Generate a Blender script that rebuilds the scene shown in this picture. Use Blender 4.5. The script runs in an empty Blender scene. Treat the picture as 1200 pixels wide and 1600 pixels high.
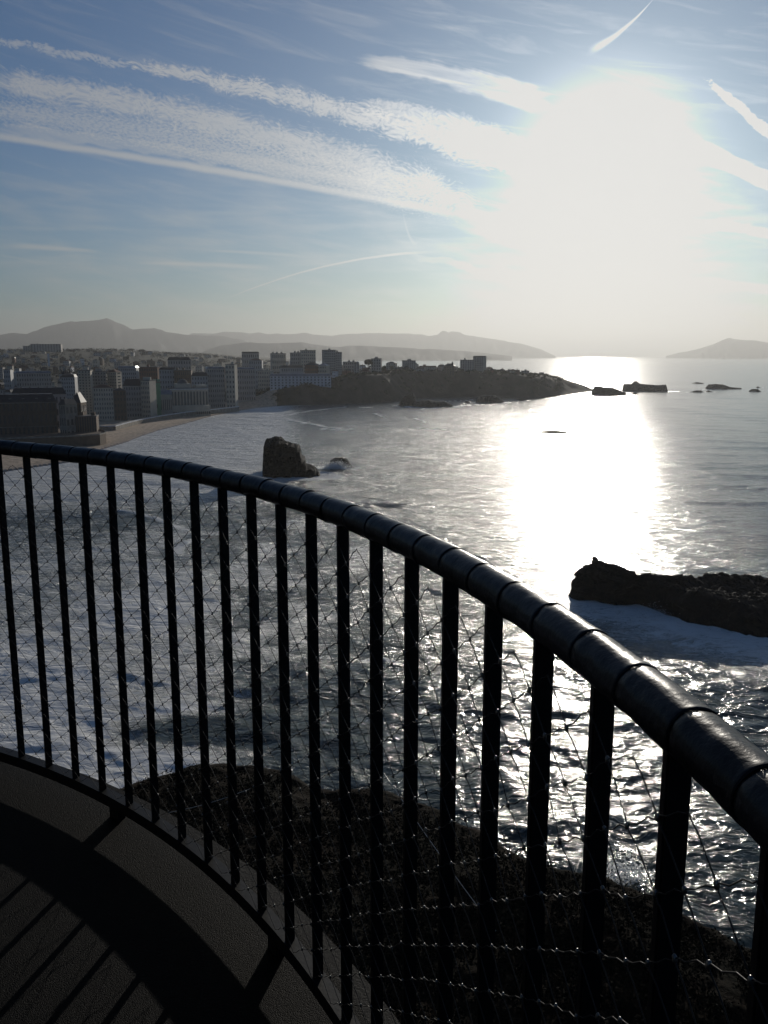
import bpy, bmesh, math, random
import numpy as np
from mathutils import Vector, Matrix
R_ = math.radians
random.seed(7); rng = np.random.default_rng(7)
sc = bpy.context.scene
C = sc.collection

# ------------------------------------------------------------------ camera
CAMZ = 74.45                     # eye height above the sea; sea is z = 0
F = 1350.0                       # focal length in photograph pixels (1200 wide)
PITCH = math.atan((800 - 555.5) / F)
cd = bpy.data.cameras.new('camera'); cam = bpy.data.objects.new('camera', cd); C.objects.link(cam)
cam.location = (0, 0, CAMZ); cam.rotation_euler = (math.pi / 2 - PITCH, 0, 0)
cd.sensor_fit = 'HORIZONTAL'; cd.sensor_width = 36; cd.lens = 36 * F / 1200
cd.clip_start = 0.05; cd.clip_end = 120000
sc.camera = cam

# ------------------------------------------------------------------ sun, world
SUN_AZ, SUN_EL = 13.6, 10.9      # degrees, clockwise from +Y
SUN_E = 2.9
sd = Vector((math.sin(R_(SUN_AZ)) * math.cos(R_(SUN_EL)), math.cos(R_(SUN_AZ)) * math.cos(R_(SUN_EL)), math.sin(R_(SUN_EL))))
sl = bpy.data.lights.new('sun', 'SUN'); sun = bpy.data.objects.new('sun', sl); C.objects.link(sun)
sl.energy = SUN_E; sl.angle = R_(0.5); sl.color = (1, .93, .82)
sun.rotation_euler = sd.to_track_quat('Z', 'Y').to_euler(); sun.location = (0, 0, 200)

sc.view_settings.view_transform = 'Standard'; sc.view_settings.look = 'None'
sc.view_settings.exposure = 0.0; sc.view_settings.gamma = 1.0
sc.render.engine = 'CYCLES'
sc.cycles.use_denoising = True
sc.cycles.max_bounces = 6; sc.cycles.volume_bounces = 0; sc.cycles.caustics_reflective = False; sc.cycles.caustics_refractive = False
sc.cycles.sample_clamp_indirect = 4.0

class NG:
    """tiny node-graph helper"""
    def __init__(s, tree): s.t = tree; s.n = tree.nodes; s.l = tree.links
    def put(s, sock, v):
        if isinstance(v, bpy.types.NodeSocket): s.l.new(v, sock)
        elif v is not None: sock.default_value = v
    def m(s, op, a, b=None, c=None, clamp=False):
        n = s.n.new('ShaderNodeMath'); n.operation = op; n.use_clamp = clamp
        s.put(n.inputs[0], a)
        if b is not None: s.put(n.inputs[1], b)
        if c is not None: s.put(n.inputs[2], c)
        return n.outputs[0]
    def add(s, a, b): return s.m('ADD', a, b)
    def sub(s, a, b): return s.m('SUBTRACT', a, b)
    def mul(s, a, b): return s.m('MULTIPLY', a, b)
    def div(s, a, b): return s.m('DIVIDE', a, b)
    def mx(s, a, b): return s.m('MAXIMUM', a, b)
    def mn(s, a, b): return s.m('MINIMUM', a, b)
    def ss(s, v, lo, hi, a=0.0, b=1.0):
        n = s.n.new('ShaderNodeMapRange'); n.interpolation_type = 'SMOOTHSTEP'
        for i, q in enumerate((v, lo, hi, a, b)): s.put(n.inputs[i], q)
        return n.outputs[0]
    def lin(s, v, lo, hi, a=0.0, b=1.0):
        n = s.n.new('ShaderNodeMapRange')
        for i, q in enumerate((v, lo, hi, a, b)): s.put(n.inputs[i], q)
        return n.outputs[0]
    def comb(s, x, y, z=0.0):
        n = s.n.new('ShaderNodeCombineXYZ'); s.put(n.inputs[0], x); s.put(n.inputs[1], y); s.put(n.inputs[2], z); return n.outputs[0]
    def sep(s, v):
        n = s.n.new('ShaderNodeSeparateXYZ'); s.put(n.inputs[0], v); return n.outputs
    def noise(s, v, scale, detail=4, rough=.5, dist=0.0, dim='3D'):
        n = s.n.new('ShaderNodeTexNoise'); n.noise_dimensions = dim
        s.put(n.inputs['Vector'], v); s.put(n.inputs['Scale'], scale); n.inputs['Detail'].default_value = detail
        n.inputs['Roughness'].default_value = rough; n.inputs['Distortion'].default_value = dist
        return n.outputs['Fac']
    def vor(s, v, scale, feature='F1', rand=1.0):
        n = s.n.new('ShaderNodeTexVoronoi'); n.feature = feature
        s.put(n.inputs['Vector'], v); s.put(n.inputs['Scale'], scale); n.inputs['Randomness'].default_value = rand
        return n.outputs['Distance']
    def mix(s, f, a, b):
        n = s.n.new('ShaderNodeMix'); n.data_type = 'RGBA'
        s.put(n.inputs[0], f); s.put(n.inputs[6], a); s.put(n.inputs[7], b); return n.outputs[2]
    def vm(s, op, a, b=None, scale=None):
        n = s.n.new('ShaderNodeVectorMath'); n.operation = op
        s.put(n.inputs[0], a)
        if b is not None: s.put(n.inputs[1], b)
        if scale is not None: s.put(n.inputs['Scale'], scale)
        return n.outputs['Value'] if op in ('DOT_PRODUCT', 'LENGTH', 'DISTANCE') else n.outputs[0]

def pdir(px, py):
    x = (px - 600) / F; y = (800 - py) / F
    return (x, math.cos(PITCH) + y * math.sin(PITCH), y * math.cos(PITCH) - math.sin(PITCH))
def azel(px, py):
    d = pdir(px, py); return math.degrees(math.atan2(d[0], d[1])), math.degrees(math.atan2(d[2], math.hypot(d[0], d[1])))

w = bpy.data.worlds.new('World'); sc.world = w; w.use_nodes = True
g = NG(w.node_tree); g.n.clear()
out = g.n.new('ShaderNodeOutputWorld'); bg = g.n.new('ShaderNodeBackground'); g.l.new(bg.outputs[0], out.inputs[0])
sky = g.n.new('ShaderNodeTexSky'); sky.sky_type = 'NISHITA'; sky.sun_disc = False
sky.sun_elevation = R_(SUN_EL); sky.sun_rotation = R_(SUN_AZ); sky.altitude = 70; sky.air_density = 1.0; sky.dust_density = 0.5; sky.ozone_density = 2.5
SKY_S = 0.05
tc = g.n.new('ShaderNodeTexCoord'); D3 = g.vm('NORMALIZE', tc.outputs['Generated'])
dx, dy, dz = g.sep(D3)
deg = 180 / math.pi
U = g.mul(g.m('ARCTAN2', dx, dy), deg)                    # azimuth in degrees
V = g.mul(g.m('ARCSINE', dz), deg)                         # elevation in degrees
UV = g.comb(U, V)
cosang = g.vm('DOT_PRODUCT', D3, tuple(sd))
ang = g.mul(g.m('ARCCOSINE', g.mn(cosang, 0.999999)), deg)  # angle from the sun
base = g.vm('MULTIPLY', g.vm('SCALE', sky.outputs[0], scale=SKY_S), (.46, .74, 1.06))
def band(pts, wd0, wd1, lo=.35, hi=.65, nz=None, u_fade=None, sharp=.35, wobble=None):
    """cloud band along a parabola through three photograph points; half width goes wd0 -> wd1 (degrees)"""
    q = [azel(*p) for p in pts]
    us = np.array([a[0] for a in q]); vs = np.array([a[1] for a in q])
    c2, c1, c0 = np.polyfit(us, vs, 2 if len(q) > 2 else 1) if len(q) > 2 else (0, *np.polyfit(us, vs, 1))
    line = g.add(g.mul(g.add(g.mul(U, float(c2)), float(c1)), U), float(c0))
    d = g.sub(V, line)
    if wobble is not None: d = g.add(d, wobble)
    wd = g.lin(U, float(us[0]), float(us[-1]), wd0, wd1)
    prof = g.ss(g.div(g.m('ABSOLUTE', d), wd), 1.0, sharp)
    e0, e1 = u_fade or (float(us[0]) - 1.5, float(us[-1]) + 1.5)
    l = abs(float(us[-1]) - float(us[0])) * .12 + .2
    prof = g.mul(prof, g.mul(g.ss(U, float(us[0]) - l, float(us[0]) + l), g.ss(U, float(us[-1]) + l, float(us[-1]) - l)))
    if nz is not None: prof = g.ss(g.add(nz, g.mul(g.sub(prof, 1.0), .55)), lo, hi)
    return prof
# noises in direction space, sheared along the bands
sh = g.comb(g.mul(U, .5), g.add(V, g.mul(U, .2)))
wisp = g.noise(g.comb(g.mul(U, .12), g.add(V, g.mul(U, .20))), 1.1, 6, .6, .6)
pw = g.vm('ADD', g.comb(g.mul(U, .70), g.add(g.mul(V, 1.5), g.mul(U, .22))), g.vm('SCALE', g.comb(g.noise(UV, .35, 2, .5), g.noise(g.vm('ADD', UV, (31., 7., 0.)), .35, 2, .5)), scale=2.4))
puff = g.add(g.mul(g.noise(pw, 4.6, 5, .6, .3), .72), g.mul(g.noise(pw, .8, 3, .5), .28))
ripple = g.noise(g.comb(g.mul(U, .8), g.add(g.mul(V, 1.6), g.mul(U, .1))), 6.0, 3, .6, .2)
soft = g.noise(sh, .45, 4, .5, .3)
streak = g.noise(g.comb(g.mul(U, .10), g.mul(V, .9)), 1.3, 5, .55, .3)
wob = g.mul(g.sub(g.noise(UV, .6, 3, .5), .5), .7)
P = []                                                                          # (mask, strength)
P.append((band([(-60, 205), (300, 260), (700, 332)], .30, .38, sharp=.1, wobble=g.mul(wob, .25)), .62))     # smooth long streak
P.append((band([(-60, 195), (300, 240), (640, 305)], .55, .75, .18, .55, wisp, wobble=wob), .38))
P.append((band([(-60, 120), (330, 190), (760, 330)], 1.5, 2.8, .20, .56, puff, wobble=wob, sharp=.0), .62))            # mackerel band
P.append((band([(-60, 165), (300, 222), (700, 320)], 1.4, 2.4, .16, .60, ripple, sharp=.0), .48))
P.append((band([(180, 95), (450, 152), (800, 260)], .9, 2.2, .26, .54, puff, wobble=wob, sharp=.0), .66))          # upper row of puffs
P.append((band([(-60, 52), (60, 75), (230, 108)], .6, .7, .32, .56, puff, wobble=wob, sharp=.0), .45))
P.append((band([(560, 92), (700, 118), (860, 165)], .6, 1.3, .16, .66, wisp, wobble=wob), .62))
P.append((band([(560, 165), (700, 200), (900, 300)], .8, 2.2, .12, .6, puff, wobble=wob), .6))
P.append((band([(1105, 125), (1150, 165), (1260, 245)], .35, .75, .25, .5, puff, wobble=wob), .9))
P.append((band([(1040, 205), (1120, 245), (1260, 310)], .8, .75, .1, .45, wisp, wobble=g.mul(wob, .4)), .95))
P.append((band([(1010, 350), (1100, 352), (1260, 375)], .7, .5, .2, .6, streak, wobble=wob), .55))
P.append((band([(1040, 440), (1130, 445), (1260, 460)], .45, .6, .25, .6, streak, wobble=wob), .35))
P.append((band([(700, 330), (850, 380), (1060, 430)], 1.4, 1.0, .2, .65, wisp, wobble=wob), .40))
P.append((band([(30, 384), (90, 388), (150, 393)], .26, .16, sharp=0.), .42))
P.append((band([(225, 411), (310, 413), (410, 418)], .16, .24, sharp=0.), .42))
P.append((band([(335, 392), (400, 395), (465, 400)], .13, .17, sharp=0.), .32))
P.append((band([(-20, 398), (20, 402), (60, 412)], .12, .10, sharp=0.), .15))
P.append((band([(366, 462), (500, 418), (650, 395)], .05, .12, sharp=.3, wobble=g.mul(wob, .12)), .62))              # contrail
P.append((band([(632, 345), (638, 365), (650, 380)], .35, .2, sharp=.0), .25))
P.append((band([(930, 75), (975, 45), (1016, 4)], .35, .05, sharp=.0, wobble=g.mul(wob, .1)), .55))
P.append((band([(1000, 470), (1090, 485), (1200, 520)], .12, .16, sharp=0., wobble=g.mul(wob, .3)), .22))
P.append((band([(820, 500), (920, 490), (1050, 484)], .05, .06, sharp=0.), .18))
P.append((band([(640, 400), (740, 420), (860, 455)], .30, .6, .2, .6, streak, wobble=wob), .30))
veil = g.mul(g.mul(g.ss(V, 11.5, 8.5), g.ss(V, -2.0, 2.5)), g.ss(g.add(g.mul(streak, .6), g.mul(soft, .4)), .40, .72))
upper = g.mul(g.ss(wisp, .46, .78), .20)
cm = g.mul(veil, .34)
cm = g.sub(1.0, g.mul(g.sub(1.0, cm), g.sub(1.0, upper)))
for m_, s_ in P:
    cm = g.sub(1.0, g.mul(g.sub(1.0, cm), g.sub(1.0, g.mul(m_, s_))))
# thin cloud scatters sunlight forward: brighter towards the sun
near = g.m('EXPONENT', g.mul(ang, -1 / 9.0))
cb = g.add(.34, g.mul(near, 2.2))
cloudcol = g.vm('SCALE', (1.0, .985, .95), scale=cb)
skyc = g.mix(cm, base, cloudcol)
# aureole
gl = g.add(g.mul(g.m('EXPONENT', g.mul(g.m('POWER', g.div(ang, 3.7), 2.0), -1.0)), 1.5), g.mul(g.m('EXPONENT', g.mul(ang, -1 / 6.5)), .42))
skyc = g.vm('ADD', skyc, g.vm('SCALE', (1.0, .945, .86), scale=gl))
skyc = g.vm('MINIMUM', skyc, (.745, .745, .735))
g.l.new(skyc, bg.inputs[0]); bg.inputs[1].default_value = 1.0
w.cycles.sampling_method = 'MANUAL'; w.cycles.sample_map_resolution = 512

# ------------------------------------------------------------------ helpers
def tag(o, label=None, cat=None, group=None, kind=None):
    if label: o['label'] = label
    if cat: o['category'] = cat
    if group: o['group'] = group
    if kind: o['kind'] = kind
    return o
def empty(name, loc, rz=0.0):
    o = bpy.data.objects.new(name, None); C.objects.link(o); o.location = loc; o.rotation_euler = (0, 0, rz)
    o.empty_display_size = .2; return o
def addobj(name, me, parent=None, loc=None, rz=None):
    o = bpy.data.objects.new(name, me); C.objects.link(o)
    if parent is not None: o.parent = parent
    if loc is not None: o.location = loc
    if rz is not None: o.rotation_euler = (0, 0, rz)
    return o
def mesh_np(name, v, f, mat=None, smooth=False):
    v = np.asarray(v, dtype=np.float32); me = bpy.data.meshes.new(name)
    f = np.asarray(f, dtype=np.int32)
    me.vertices.add(len(v)); me.vertices.foreach_set('co', v.ravel())
    k = f.shape[1]; me.loops.add(f.size); me.loops.foreach_set('vertex_index', f.ravel())
    me.polygons.add(len(f)); me.polygons.foreach_set('loop_start', np.arange(0, f.size, k, dtype=np.int32))
    me.polygons.foreach_set('loop_total', np.full(len(f), k, dtype=np.int32))
    me.polygons.foreach_set('use_smooth', np.full(len(f), smooth, dtype=bool))
    me.update(calc_edges=True)
    if mat: me.materials.append(mat)
    return me
def grid_faces(nr, nc, wrap=False):
    i = np.arange(nr - 1)[:, None]; j = np.arange(nc if wrap else nc - 1)[None, :]
    j2 = (j + 1) % nc
    return np.stack([i * nc + j, i * nc + j2, (i + 1) * nc + j2, (i + 1) * nc + j], -1).reshape(-1, 4)
def hash2(ix, iy, seed):
    h = (ix.astype(np.int64) * 374761393 + iy.astype(np.int64) * 668265263 + seed * 1442695041) & 0xffffffff
    h = ((h ^ (h >> 13)) * 1274126177) & 0xffffffff
    h = (h ^ (h >> 16)) & 0xffffffff
    return h / 4294967295.0
def vnoise(x, y, seed=0):
    x = np.asarray(x, float); y = np.asarray(y, float)
    ix = np.floor(x); iy = np.floor(y); fx = x - ix; fy = y - iy
    ix = ix.astype(np.int64); iy = iy.astype(np.int64)
    fx = fx * fx * (3 - 2 * fx); fy = fy * fy * (3 - 2 * fy)
    a = hash2(ix, iy, seed); b = hash2(ix + 1, iy, seed); c = hash2(ix, iy + 1, seed); d = hash2(ix + 1, iy + 1, seed)
    return a + (b - a) * fx + (c - a) * fy + (a - b - c + d) * fx * fy
def fbm(x, y, oct=4, seed=0, gain=.5):
    s = 0; a = 1; t = 0
    for i in range(oct):
        s = s + a * vnoise(x * 2 ** i + 17.3 * i, y * 2 ** i - 9.1 * i, seed + i); t += a; a *= gain
    return s / t
def smooth(x, a, b):
    t = np.clip((x - a) / (b - a), 0, 1); return t * t * (3 - 2 * t)
def boxv(x0, x1, y0, y1, z0, z1):
    return [(x0, y0, z0), (x1, y0, z0), (x1, y1, z0), (x0, y1, z0), (x0, y0, z1), (x1, y0, z1), (x1, y1, z1), (x0, y1, z1)]
BF = [(0, 3, 2, 1), (4, 5, 6, 7), (0, 1, 5, 4), (1, 2, 6, 5), (2, 3, 7, 6), (3, 0, 4, 7)]
class MB:
    def __init__(s): s.v = []; s.f = []
    def box(s, x0, x1, y0, y1, z0, z1):
        b = len(s.v); s.v += boxv(x0, x1, y0, y1, z0, z1); s.f += [tuple(b + i for i in q) for q in BF]; return s
    def poly(s, vs, fs):
        b = len(s.v); s.v += [tuple(v) for v in vs]; s.f += [tuple(b + i for i in q) for q in fs]; return s
    def tube(s, pts, r, n=6, caps=True, closed=False):
        pts = [Vector(p) for p in pts]; b = len(s.v); N = len(pts)
        rr = r if isinstance(r, (list, tuple)) else [r] * N
        up = Vector((0, 0, 1))
        for i, p in enumerate(pts):
            t = (pts[min(i + 1, N - 1)] - pts[max(i - 1, 0)])
            t.normalize(); a = t.cross(up)
            if a.length < .05: a = t.cross(Vector((1, 0, 0)))
            a.normalize(); c = a.cross(t)
            for k in range(n):
                th = 2 * math.pi * k / n; q = p + (a * math.cos(th) + c * math.sin(th)) * rr[i]; s.v.append(tuple(q))
        for i in range(N - 1):
            for k in range(n):
                k2 = (k + 1) % n; s.f.append((b + i * n + k, b + i * n + k2, b + (i + 1) * n + k2, b + (i + 1) * n + k))
        if caps:
            s.f.append(tuple(b + k for k in range(n))[::-1]); s.f.append(tuple(b + (N - 1) * n + k for k in range(n)))
        return s
    def mesh(s, name, mat=None, smooth=False):
        me = bpy.data.meshes.new(name); me.from_pydata(s.v, [], s.f); me.update()
        if smooth: me.polygons.foreach_set('use_smooth', np.full(len(me.polygons), True))
        if mat: me.materials.append(mat)
        return me
    def build(s, name, mat=None, parent=None, smooth=False, loc=None, rz=None):
        return addobj(name, s.mesh(name, mat, smooth), parent, loc, rz)

def mat(name, col, rough=.7, metal=0.0, spec=.5, noise=None, bump=None, col2=None, coord='Object'):
    m = bpy.data.materials.new(name); m.use_nodes = True; n = NG(m.node_tree); p = n.n['Principled BSDF']
    p.inputs['Roughness'].default_value = rough; p.inputs['Metallic'].default_value = metal; p.inputs['Specular IOR Level'].default_value = spec
    tcn = n.n.new('ShaderNodeTexCoord'); v = tcn.outputs[coord]
    if noise:
        f = n.ss(n.noise(v, noise, 5, .6, .2), .35, .65)
        c2 = col2 or tuple(c * .6 for c in col)
        n.l.new(n.mix(f, (*col, 1), (*c2, 1)), p.inputs['Base Color'])
    else: p.inputs['Base Color'].default_value = (*col, 1)
    if bump:
        b = n.n.new('ShaderNodeBump'); b.inputs['Strength'].default_value = bump[1]; b.inputs['Distance'].default_value = bump[2]
        n.l.new(n.noise(v, bump[0], 6, .6), b.inputs['Height']); n.l.new(b.outputs[0], p.inputs['Normal'])
    return m
M = {}
M['rail'] = mat('rail_paint', (.0035, .0035, .004), .32, 0, .15, 9, (38, .35, .004), (.02, .02, .023))
M['bar'] = mat('bar_paint', (.005, .005, .0055), .5, 0, .25, 14, (60, .3, .002))
M['steel'] = mat('net_steel', (.035, .035, .035), .45, .7); M['knot'] = mat('net_ferrule', (.17, .17, .165), .33, .9)
M['floor'] = None
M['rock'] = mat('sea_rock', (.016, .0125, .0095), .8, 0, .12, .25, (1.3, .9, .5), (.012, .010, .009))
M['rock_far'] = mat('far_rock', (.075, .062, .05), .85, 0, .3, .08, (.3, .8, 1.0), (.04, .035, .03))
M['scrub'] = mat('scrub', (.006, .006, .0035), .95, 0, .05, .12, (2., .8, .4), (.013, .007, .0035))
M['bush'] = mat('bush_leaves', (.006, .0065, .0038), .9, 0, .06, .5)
M['green'] = mat('far_foliage', (.045, .055, .03), .9, 0, .2, .05, None, (.03, .035, .02))
M['trunk'] = mat('tree_bark', (.06, .045, .03), .9)
M['land'] = mat('town_ground', (.055, .052, .04), .9, 0, .2, .02, (.2, .6, 1.0), (.045, .05, .03))
M['cliff'] = mat('cliff_earth', (.10, .078, .055), .9, 0, .2, .03, (.15, .9, 2.0), (.05, .045, .03))
M['mount'] = mat('mountain_rock', (.06, .065, .07), .95, 0, .1, .0006, None, (.04, .05, .05))
M['roof_d'] = mat('slate_roof', (.035, .038, .045), .6, 0, .4, .5)
M['roof_r'] = mat('tile_roof', (.16, .075, .05), .8, 0, .3, .4)
M['roof_g'] = mat('flat_roof', (.16, .155, .15), .85, 0, .3, .3)
M['roof_z'] = mat('zinc_roof', (.20, .23, .28), .35, .3, .5, .3)
M['glass'] = mat('window_glass', (.05, .055, .06), .25, 0, .5)
M['w_white'] = mat('white_render', (.72, .74, .76), .8, 0, .3, .15, None, (.6, .62, .64))
M['w_cream'] = mat('cream_render', (.60, .54, .44), .8, 0, .3, .15, None, (.5, .44, .35))
M['w_grey'] = mat('grey_render', (.46, .43, .39), .8, 0, .3, .15, None, (.37, .34, .31))
M['w_brown'] = mat('brown_stone', (.17, .12, .085), .85, 0, .3, .2, None, (.12, .09, .065))
M['w_brick'] = mat('red_brick', (.20, .09, .06), .85, 0, .3, .3, None, (.14, .07, .05))
M['w_blue'] = mat('blue_grey_panel', (.40, .41, .41), .6, 0, .4, .15, None, (.33, .34, .34))
M['w_green'] = mat('green_net', (.10, .30, .20), .8, 0, .3, .3, None, (.09, .25, .17))
M['stone'] = mat('pale_stone', (.34, .31, .26), .85, 0, .3, .3)
M['light_w'] = mat('painted_tower', (.6, .58, .54), .7, 0, .3, 1.)
# gallery floor: coarse dark grit, its sparkle painted into the colour as pale specks
def floor_mat():
    m = bpy.data.materials.new('grit_floor'); m.use_nodes = True; n = NG(m.node_tree); p = n.n['Principled BSDF']
    v = n.n.new('ShaderNodeTexCoord').outputs['Object']
    big = n.noise(v, 3.0, 4, .6)
    n.l.new(n.mix(n.ss(n.noise(v, 250, 2, .7), .635, .70), (.0014, .0014, .0016, 1), (.060, .060, .060, 1)), p.inputs['Base Color'])
    p.inputs['Roughness'].default_value = .55; p.inputs['Specular IOR Level'].default_value = .035
    h = n.add(n.mul(n.sub(1.0, n.vor(v, 430)), 1.0), n.mul(n.noise(v, 800, 2, .5), .6))
    b = n.n.new('ShaderNodeBump'); b.inputs['Strength'].default_value = 1.0; b.inputs['Distance'].default_value = .0022
    n.l.new(h, b.inputs['Height']); n.l.new(b.outputs[0], p.inputs['Normal'])
    return m
M['floor'] = floor_mat()

# ------------------------------------------------------------------ coast outline (from distances measured off the picture)
def G(px, py, z=0.0):
    """point of the world at height z that the photograph shows at px, py"""
    d = pdir(px, py); t = (z - CAMZ) / d[2]; return np.array([d[0] * t, d[1] * t])
def ztop(px, py, D):
    d = pdir(px, py); return CAMZ + D * d[2] / math.hypot(d[0], d[1])
def at(px, D):
    a = math.atan2((px - 600), F * math.cos(PITCH) + (800 - 580) * math.sin(PITCH)); return np.array([math.sin(a) * D, math.cos(a) * D])
near = [G(-420, 800), G(-200, 762), G(0, 738), G(110, 722), G(160, 702), G(200, 690), G(216, 683), G(250, 672), G(290, 662), G(330, 650), G(370, 642.5), G(400, 638), G(440, 634),
        G(480, 633), G(520, 631), G(560, 630), G(600, 628.5), G(630, 627), G(650, 623), G(680, 620.5), G(720, 619.5), G(760, 620), G(800, 620.5), G(840, 621), G(870, 619), G(900, 615), G(932, 611)]
far = [at(936, 1990), at(900, 2000), at(850, 1990), at(780, 1980), at(700, 1950), at(620, 2000), at(570, 2150), at(535, 2900), at(500, 5200), at(470, 9000),
       at(450, 13500), at(200, 14500), at(-700, 15000), (-9000, 3000), (-3500, 600), (-700, 560)]
POLY = np.array([tuple(p) for p in near] + [tuple(p) for p in far])
def sdist(x, y, poly, closed=True):
    """distance to the outline, positive inside"""
    x = np.asarray(x, float); y = np.asarray(y, float)
    d2 = np.full(x.shape, 1e18); ins = np.zeros(x.shape, bool); n = len(poly)
    for i in range(n if closed else n - 1):
        ax, ay = poly[i]; bx, by = poly[(i + 1) % n]; ex, ey = bx - ax, by - ay; L = ex * ex + ey * ey + 1e-9
        t = np.clip(((x - ax) * ex + (y - ay) * ey) / L, 0, 1)
        d2 = np.minimum(d2, (x - ax - t * ex) ** 2 + (y - ay - t * ey) ** 2)
        if closed:
            c = ((ay > y) != (by > y)) & (x < (bx - ax) * (y - ay) / (by - ay + 1e-12) + ax); ins ^= c
    d = np.sqrt(d2); return np.where(ins, d, -d) if closed else d
AZN = lambda px: math.degrees(math.atan2(px - 600, 1370.0))
_pa = [AZN(p) for p in (-300, 0, 120, 200, 300, 400, 480, 560, 620, 700, 780, 850, 890, 935)]
_flat = [8, 8, 8, 7, 8, 16, 28, 41, 46, 46, 41, 34, 20, 8]      # height soon behind the shore
_plat = [40, 42, 44, 44, 42, 42, 42, 44, 48, 47, 42, 34, 20, 8]
def terrain(x, y, d=None):
    x = np.asarray(x, float); y = np.asarray(y, float)
    if d is None: d = sdist(x, y, POLY)
    az = np.degrees(np.arctan2(x, y)); r = np.hypot(x, y)
    fl = np.interp(az, _pa, _flat); pl = np.interp(az, _pa, _plat)
    beach = smooth(az, AZN(430), AZN(360))
    lowland = 1.0 + 3.0 * smooth(d, 0, 75)
    steep = fl * smooth(d, -4, 45)
    bw = beach; s1 = (1 - bw) * steep + bw * (lowland + (fl - 4) * smooth(d, 85, 105))
    h = s1 + (pl - fl) * smooth(d, 150, 1000) + 50 * smooth(r, 1700, 3700) * smooth(az, AZN(540), AZN(300)) + 8 * smooth(r, 4200, 9000)
    h = h + (fbm(x / 90, y / 90, 4, 3) - .5) * 9 * smooth(d, 110, 260) + (fbm(x / 18, y / 18, 4, 5) - .5) * 7 * smooth(d, 0, 30) * (1 - bw * (1 - smooth(d, 100, 180)))
    sea = np.clip(d * .06, -4, .0)
    return np.where(d < 0, sea - .4, np.maximum(h, 0.25 + 0 * h))

# rocks: photograph silhouettes given thickness.  (name, label, [(px, top y)...], waterline y, depth m)
ROCKS = [
 ('sea_stack', 'tall blocky dark sea stack with a flat broken top in the bay', [(403, 740), (405, 700), (409, 688), (425, 683), (434, 684), (440, 690), (463, 697), (466, 712), (471, 716), (472, 726), (486, 731), (495, 739)], 744, 42),
 ('wave_washed_rock', 'small dark rock with white water breaking over it beside the tall stack', [(511, 727), (513, 720), (520, 716), (532, 715), (540, 718), (546, 726), (550, 730)], 731, 14),
 ('cove_rock', 'rounded rock at the foot of the headland cliffs, left of the long low reef', [(624, 632), (628, 622), (636, 616), (646, 614), (650, 620), (652, 632)], 634, 26),
 ('low_reef', 'long low dark reef tapering to the right, in front of the headland cove', [(645, 634), (650, 628), (660, 626), (672, 625), (684, 628), (695, 627), (708, 632)], 636, 30),
 ('skerry', 'tiny low skerry between the long low reef and the domed rock', [(726, 630), (731, 626.5), (736, 629)], 630, 8),
 ('domed_rock', 'broad domed rock off the middle of the headland shore', [(746, 628), (750, 620), (762, 617), (776, 618), (784, 622), (790, 627)], 629, 30),
 ('skerry', 'thin flat skerry right of the domed rock, at the edge of the glare', [(806, 625), (812, 621.5), (822, 621.5), (829, 625)], 625.5, 12),
 ('point_rock', 'jagged rock joined to the very tip of the headland', [(928, 612), (932, 603), (940, 603), (950, 605), (962, 606), (972, 610), (982, 614)], 617, 30),
 ('skerry', 'tiny rock right of the headland tip under the breakwater rock', [(990, 616), (996, 613), (1003, 616)], 616.5, 9),
 ('breakwater_rock', 'long squared rock with a small hump, highest of the rocks off the point', [(976, 609), (977, 600), (990, 600), (994, 596), (998, 596), (1004, 600), (1030, 602), (1044, 601), (1047, 609)], 611.5, 45),
 ('skerry', 'thin skerry farthest out, lying behind the others', [(1085, 599), (1092, 597), (1102, 598.5)], 599.5, 14),
 ('skerry', 'chain of low black rocks awash left of the flat islet', [(1074, 613), (1086, 612), (1092, 610), (1100, 610), (1104, 612.5)], 613, 12),
 ('skerry', 'tiny black rock just left of and below the flat islet', [(1108, 612), (1112, 610), (1117, 612)], 612.5, 8),
 ('flat_islet', 'flat topped dark islet with a thin tail on its right', [(1107, 606), (1111, 601), (1122, 600), (1134, 601), (1146, 605), (1163, 606.5)], 608, 34),
 ('skerry', 'small black rock near the right edge, right of the flat islet', [(1177, 610), (1180, 608), (1190, 608), (1194, 611)], 612, 12),
 ('skerry', 'dot of a rock above the black rock by the right edge', [(1187, 605.5), (1189, 603.5), (1192, 605.5)], 606, 6),
 ('skerry', 'half drowned ledge showing dark in the middle of the sun glitter', [(852, 676), (862, 673.5), (878, 673), (893, 675)], 676.5, 8),
]
NEAR_EDGE = [(886, 929), (892, 917), (897, 906), (903, 896), (912, 888), (921, 880), (928, 872), (936, 878), (950, 881), (970, 886), (1000, 892), (1040, 897), (1080, 898), (1120, 898), (1160, 900), (1200, 904), (1280, 912), (1400, 930)]
NEAR_FOOT = [(886, 931), (905, 938), (935, 944), (960, 946), (990, 944), (1010, 950), (1040, 960), (1070, 975), (1110, 985), (1160, 996), (1200, 1003), (1280, 1020), (1400, 1050)]
rock_centres = []
for nm, lb, prof, wy, dep in ROCKS:
    for q in prof[::2]:
        rock_centres.append((*G(q[0], wy), dep * .5))
foot_pts = np.array([G(*p) for p in NEAR_FOOT])

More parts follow.
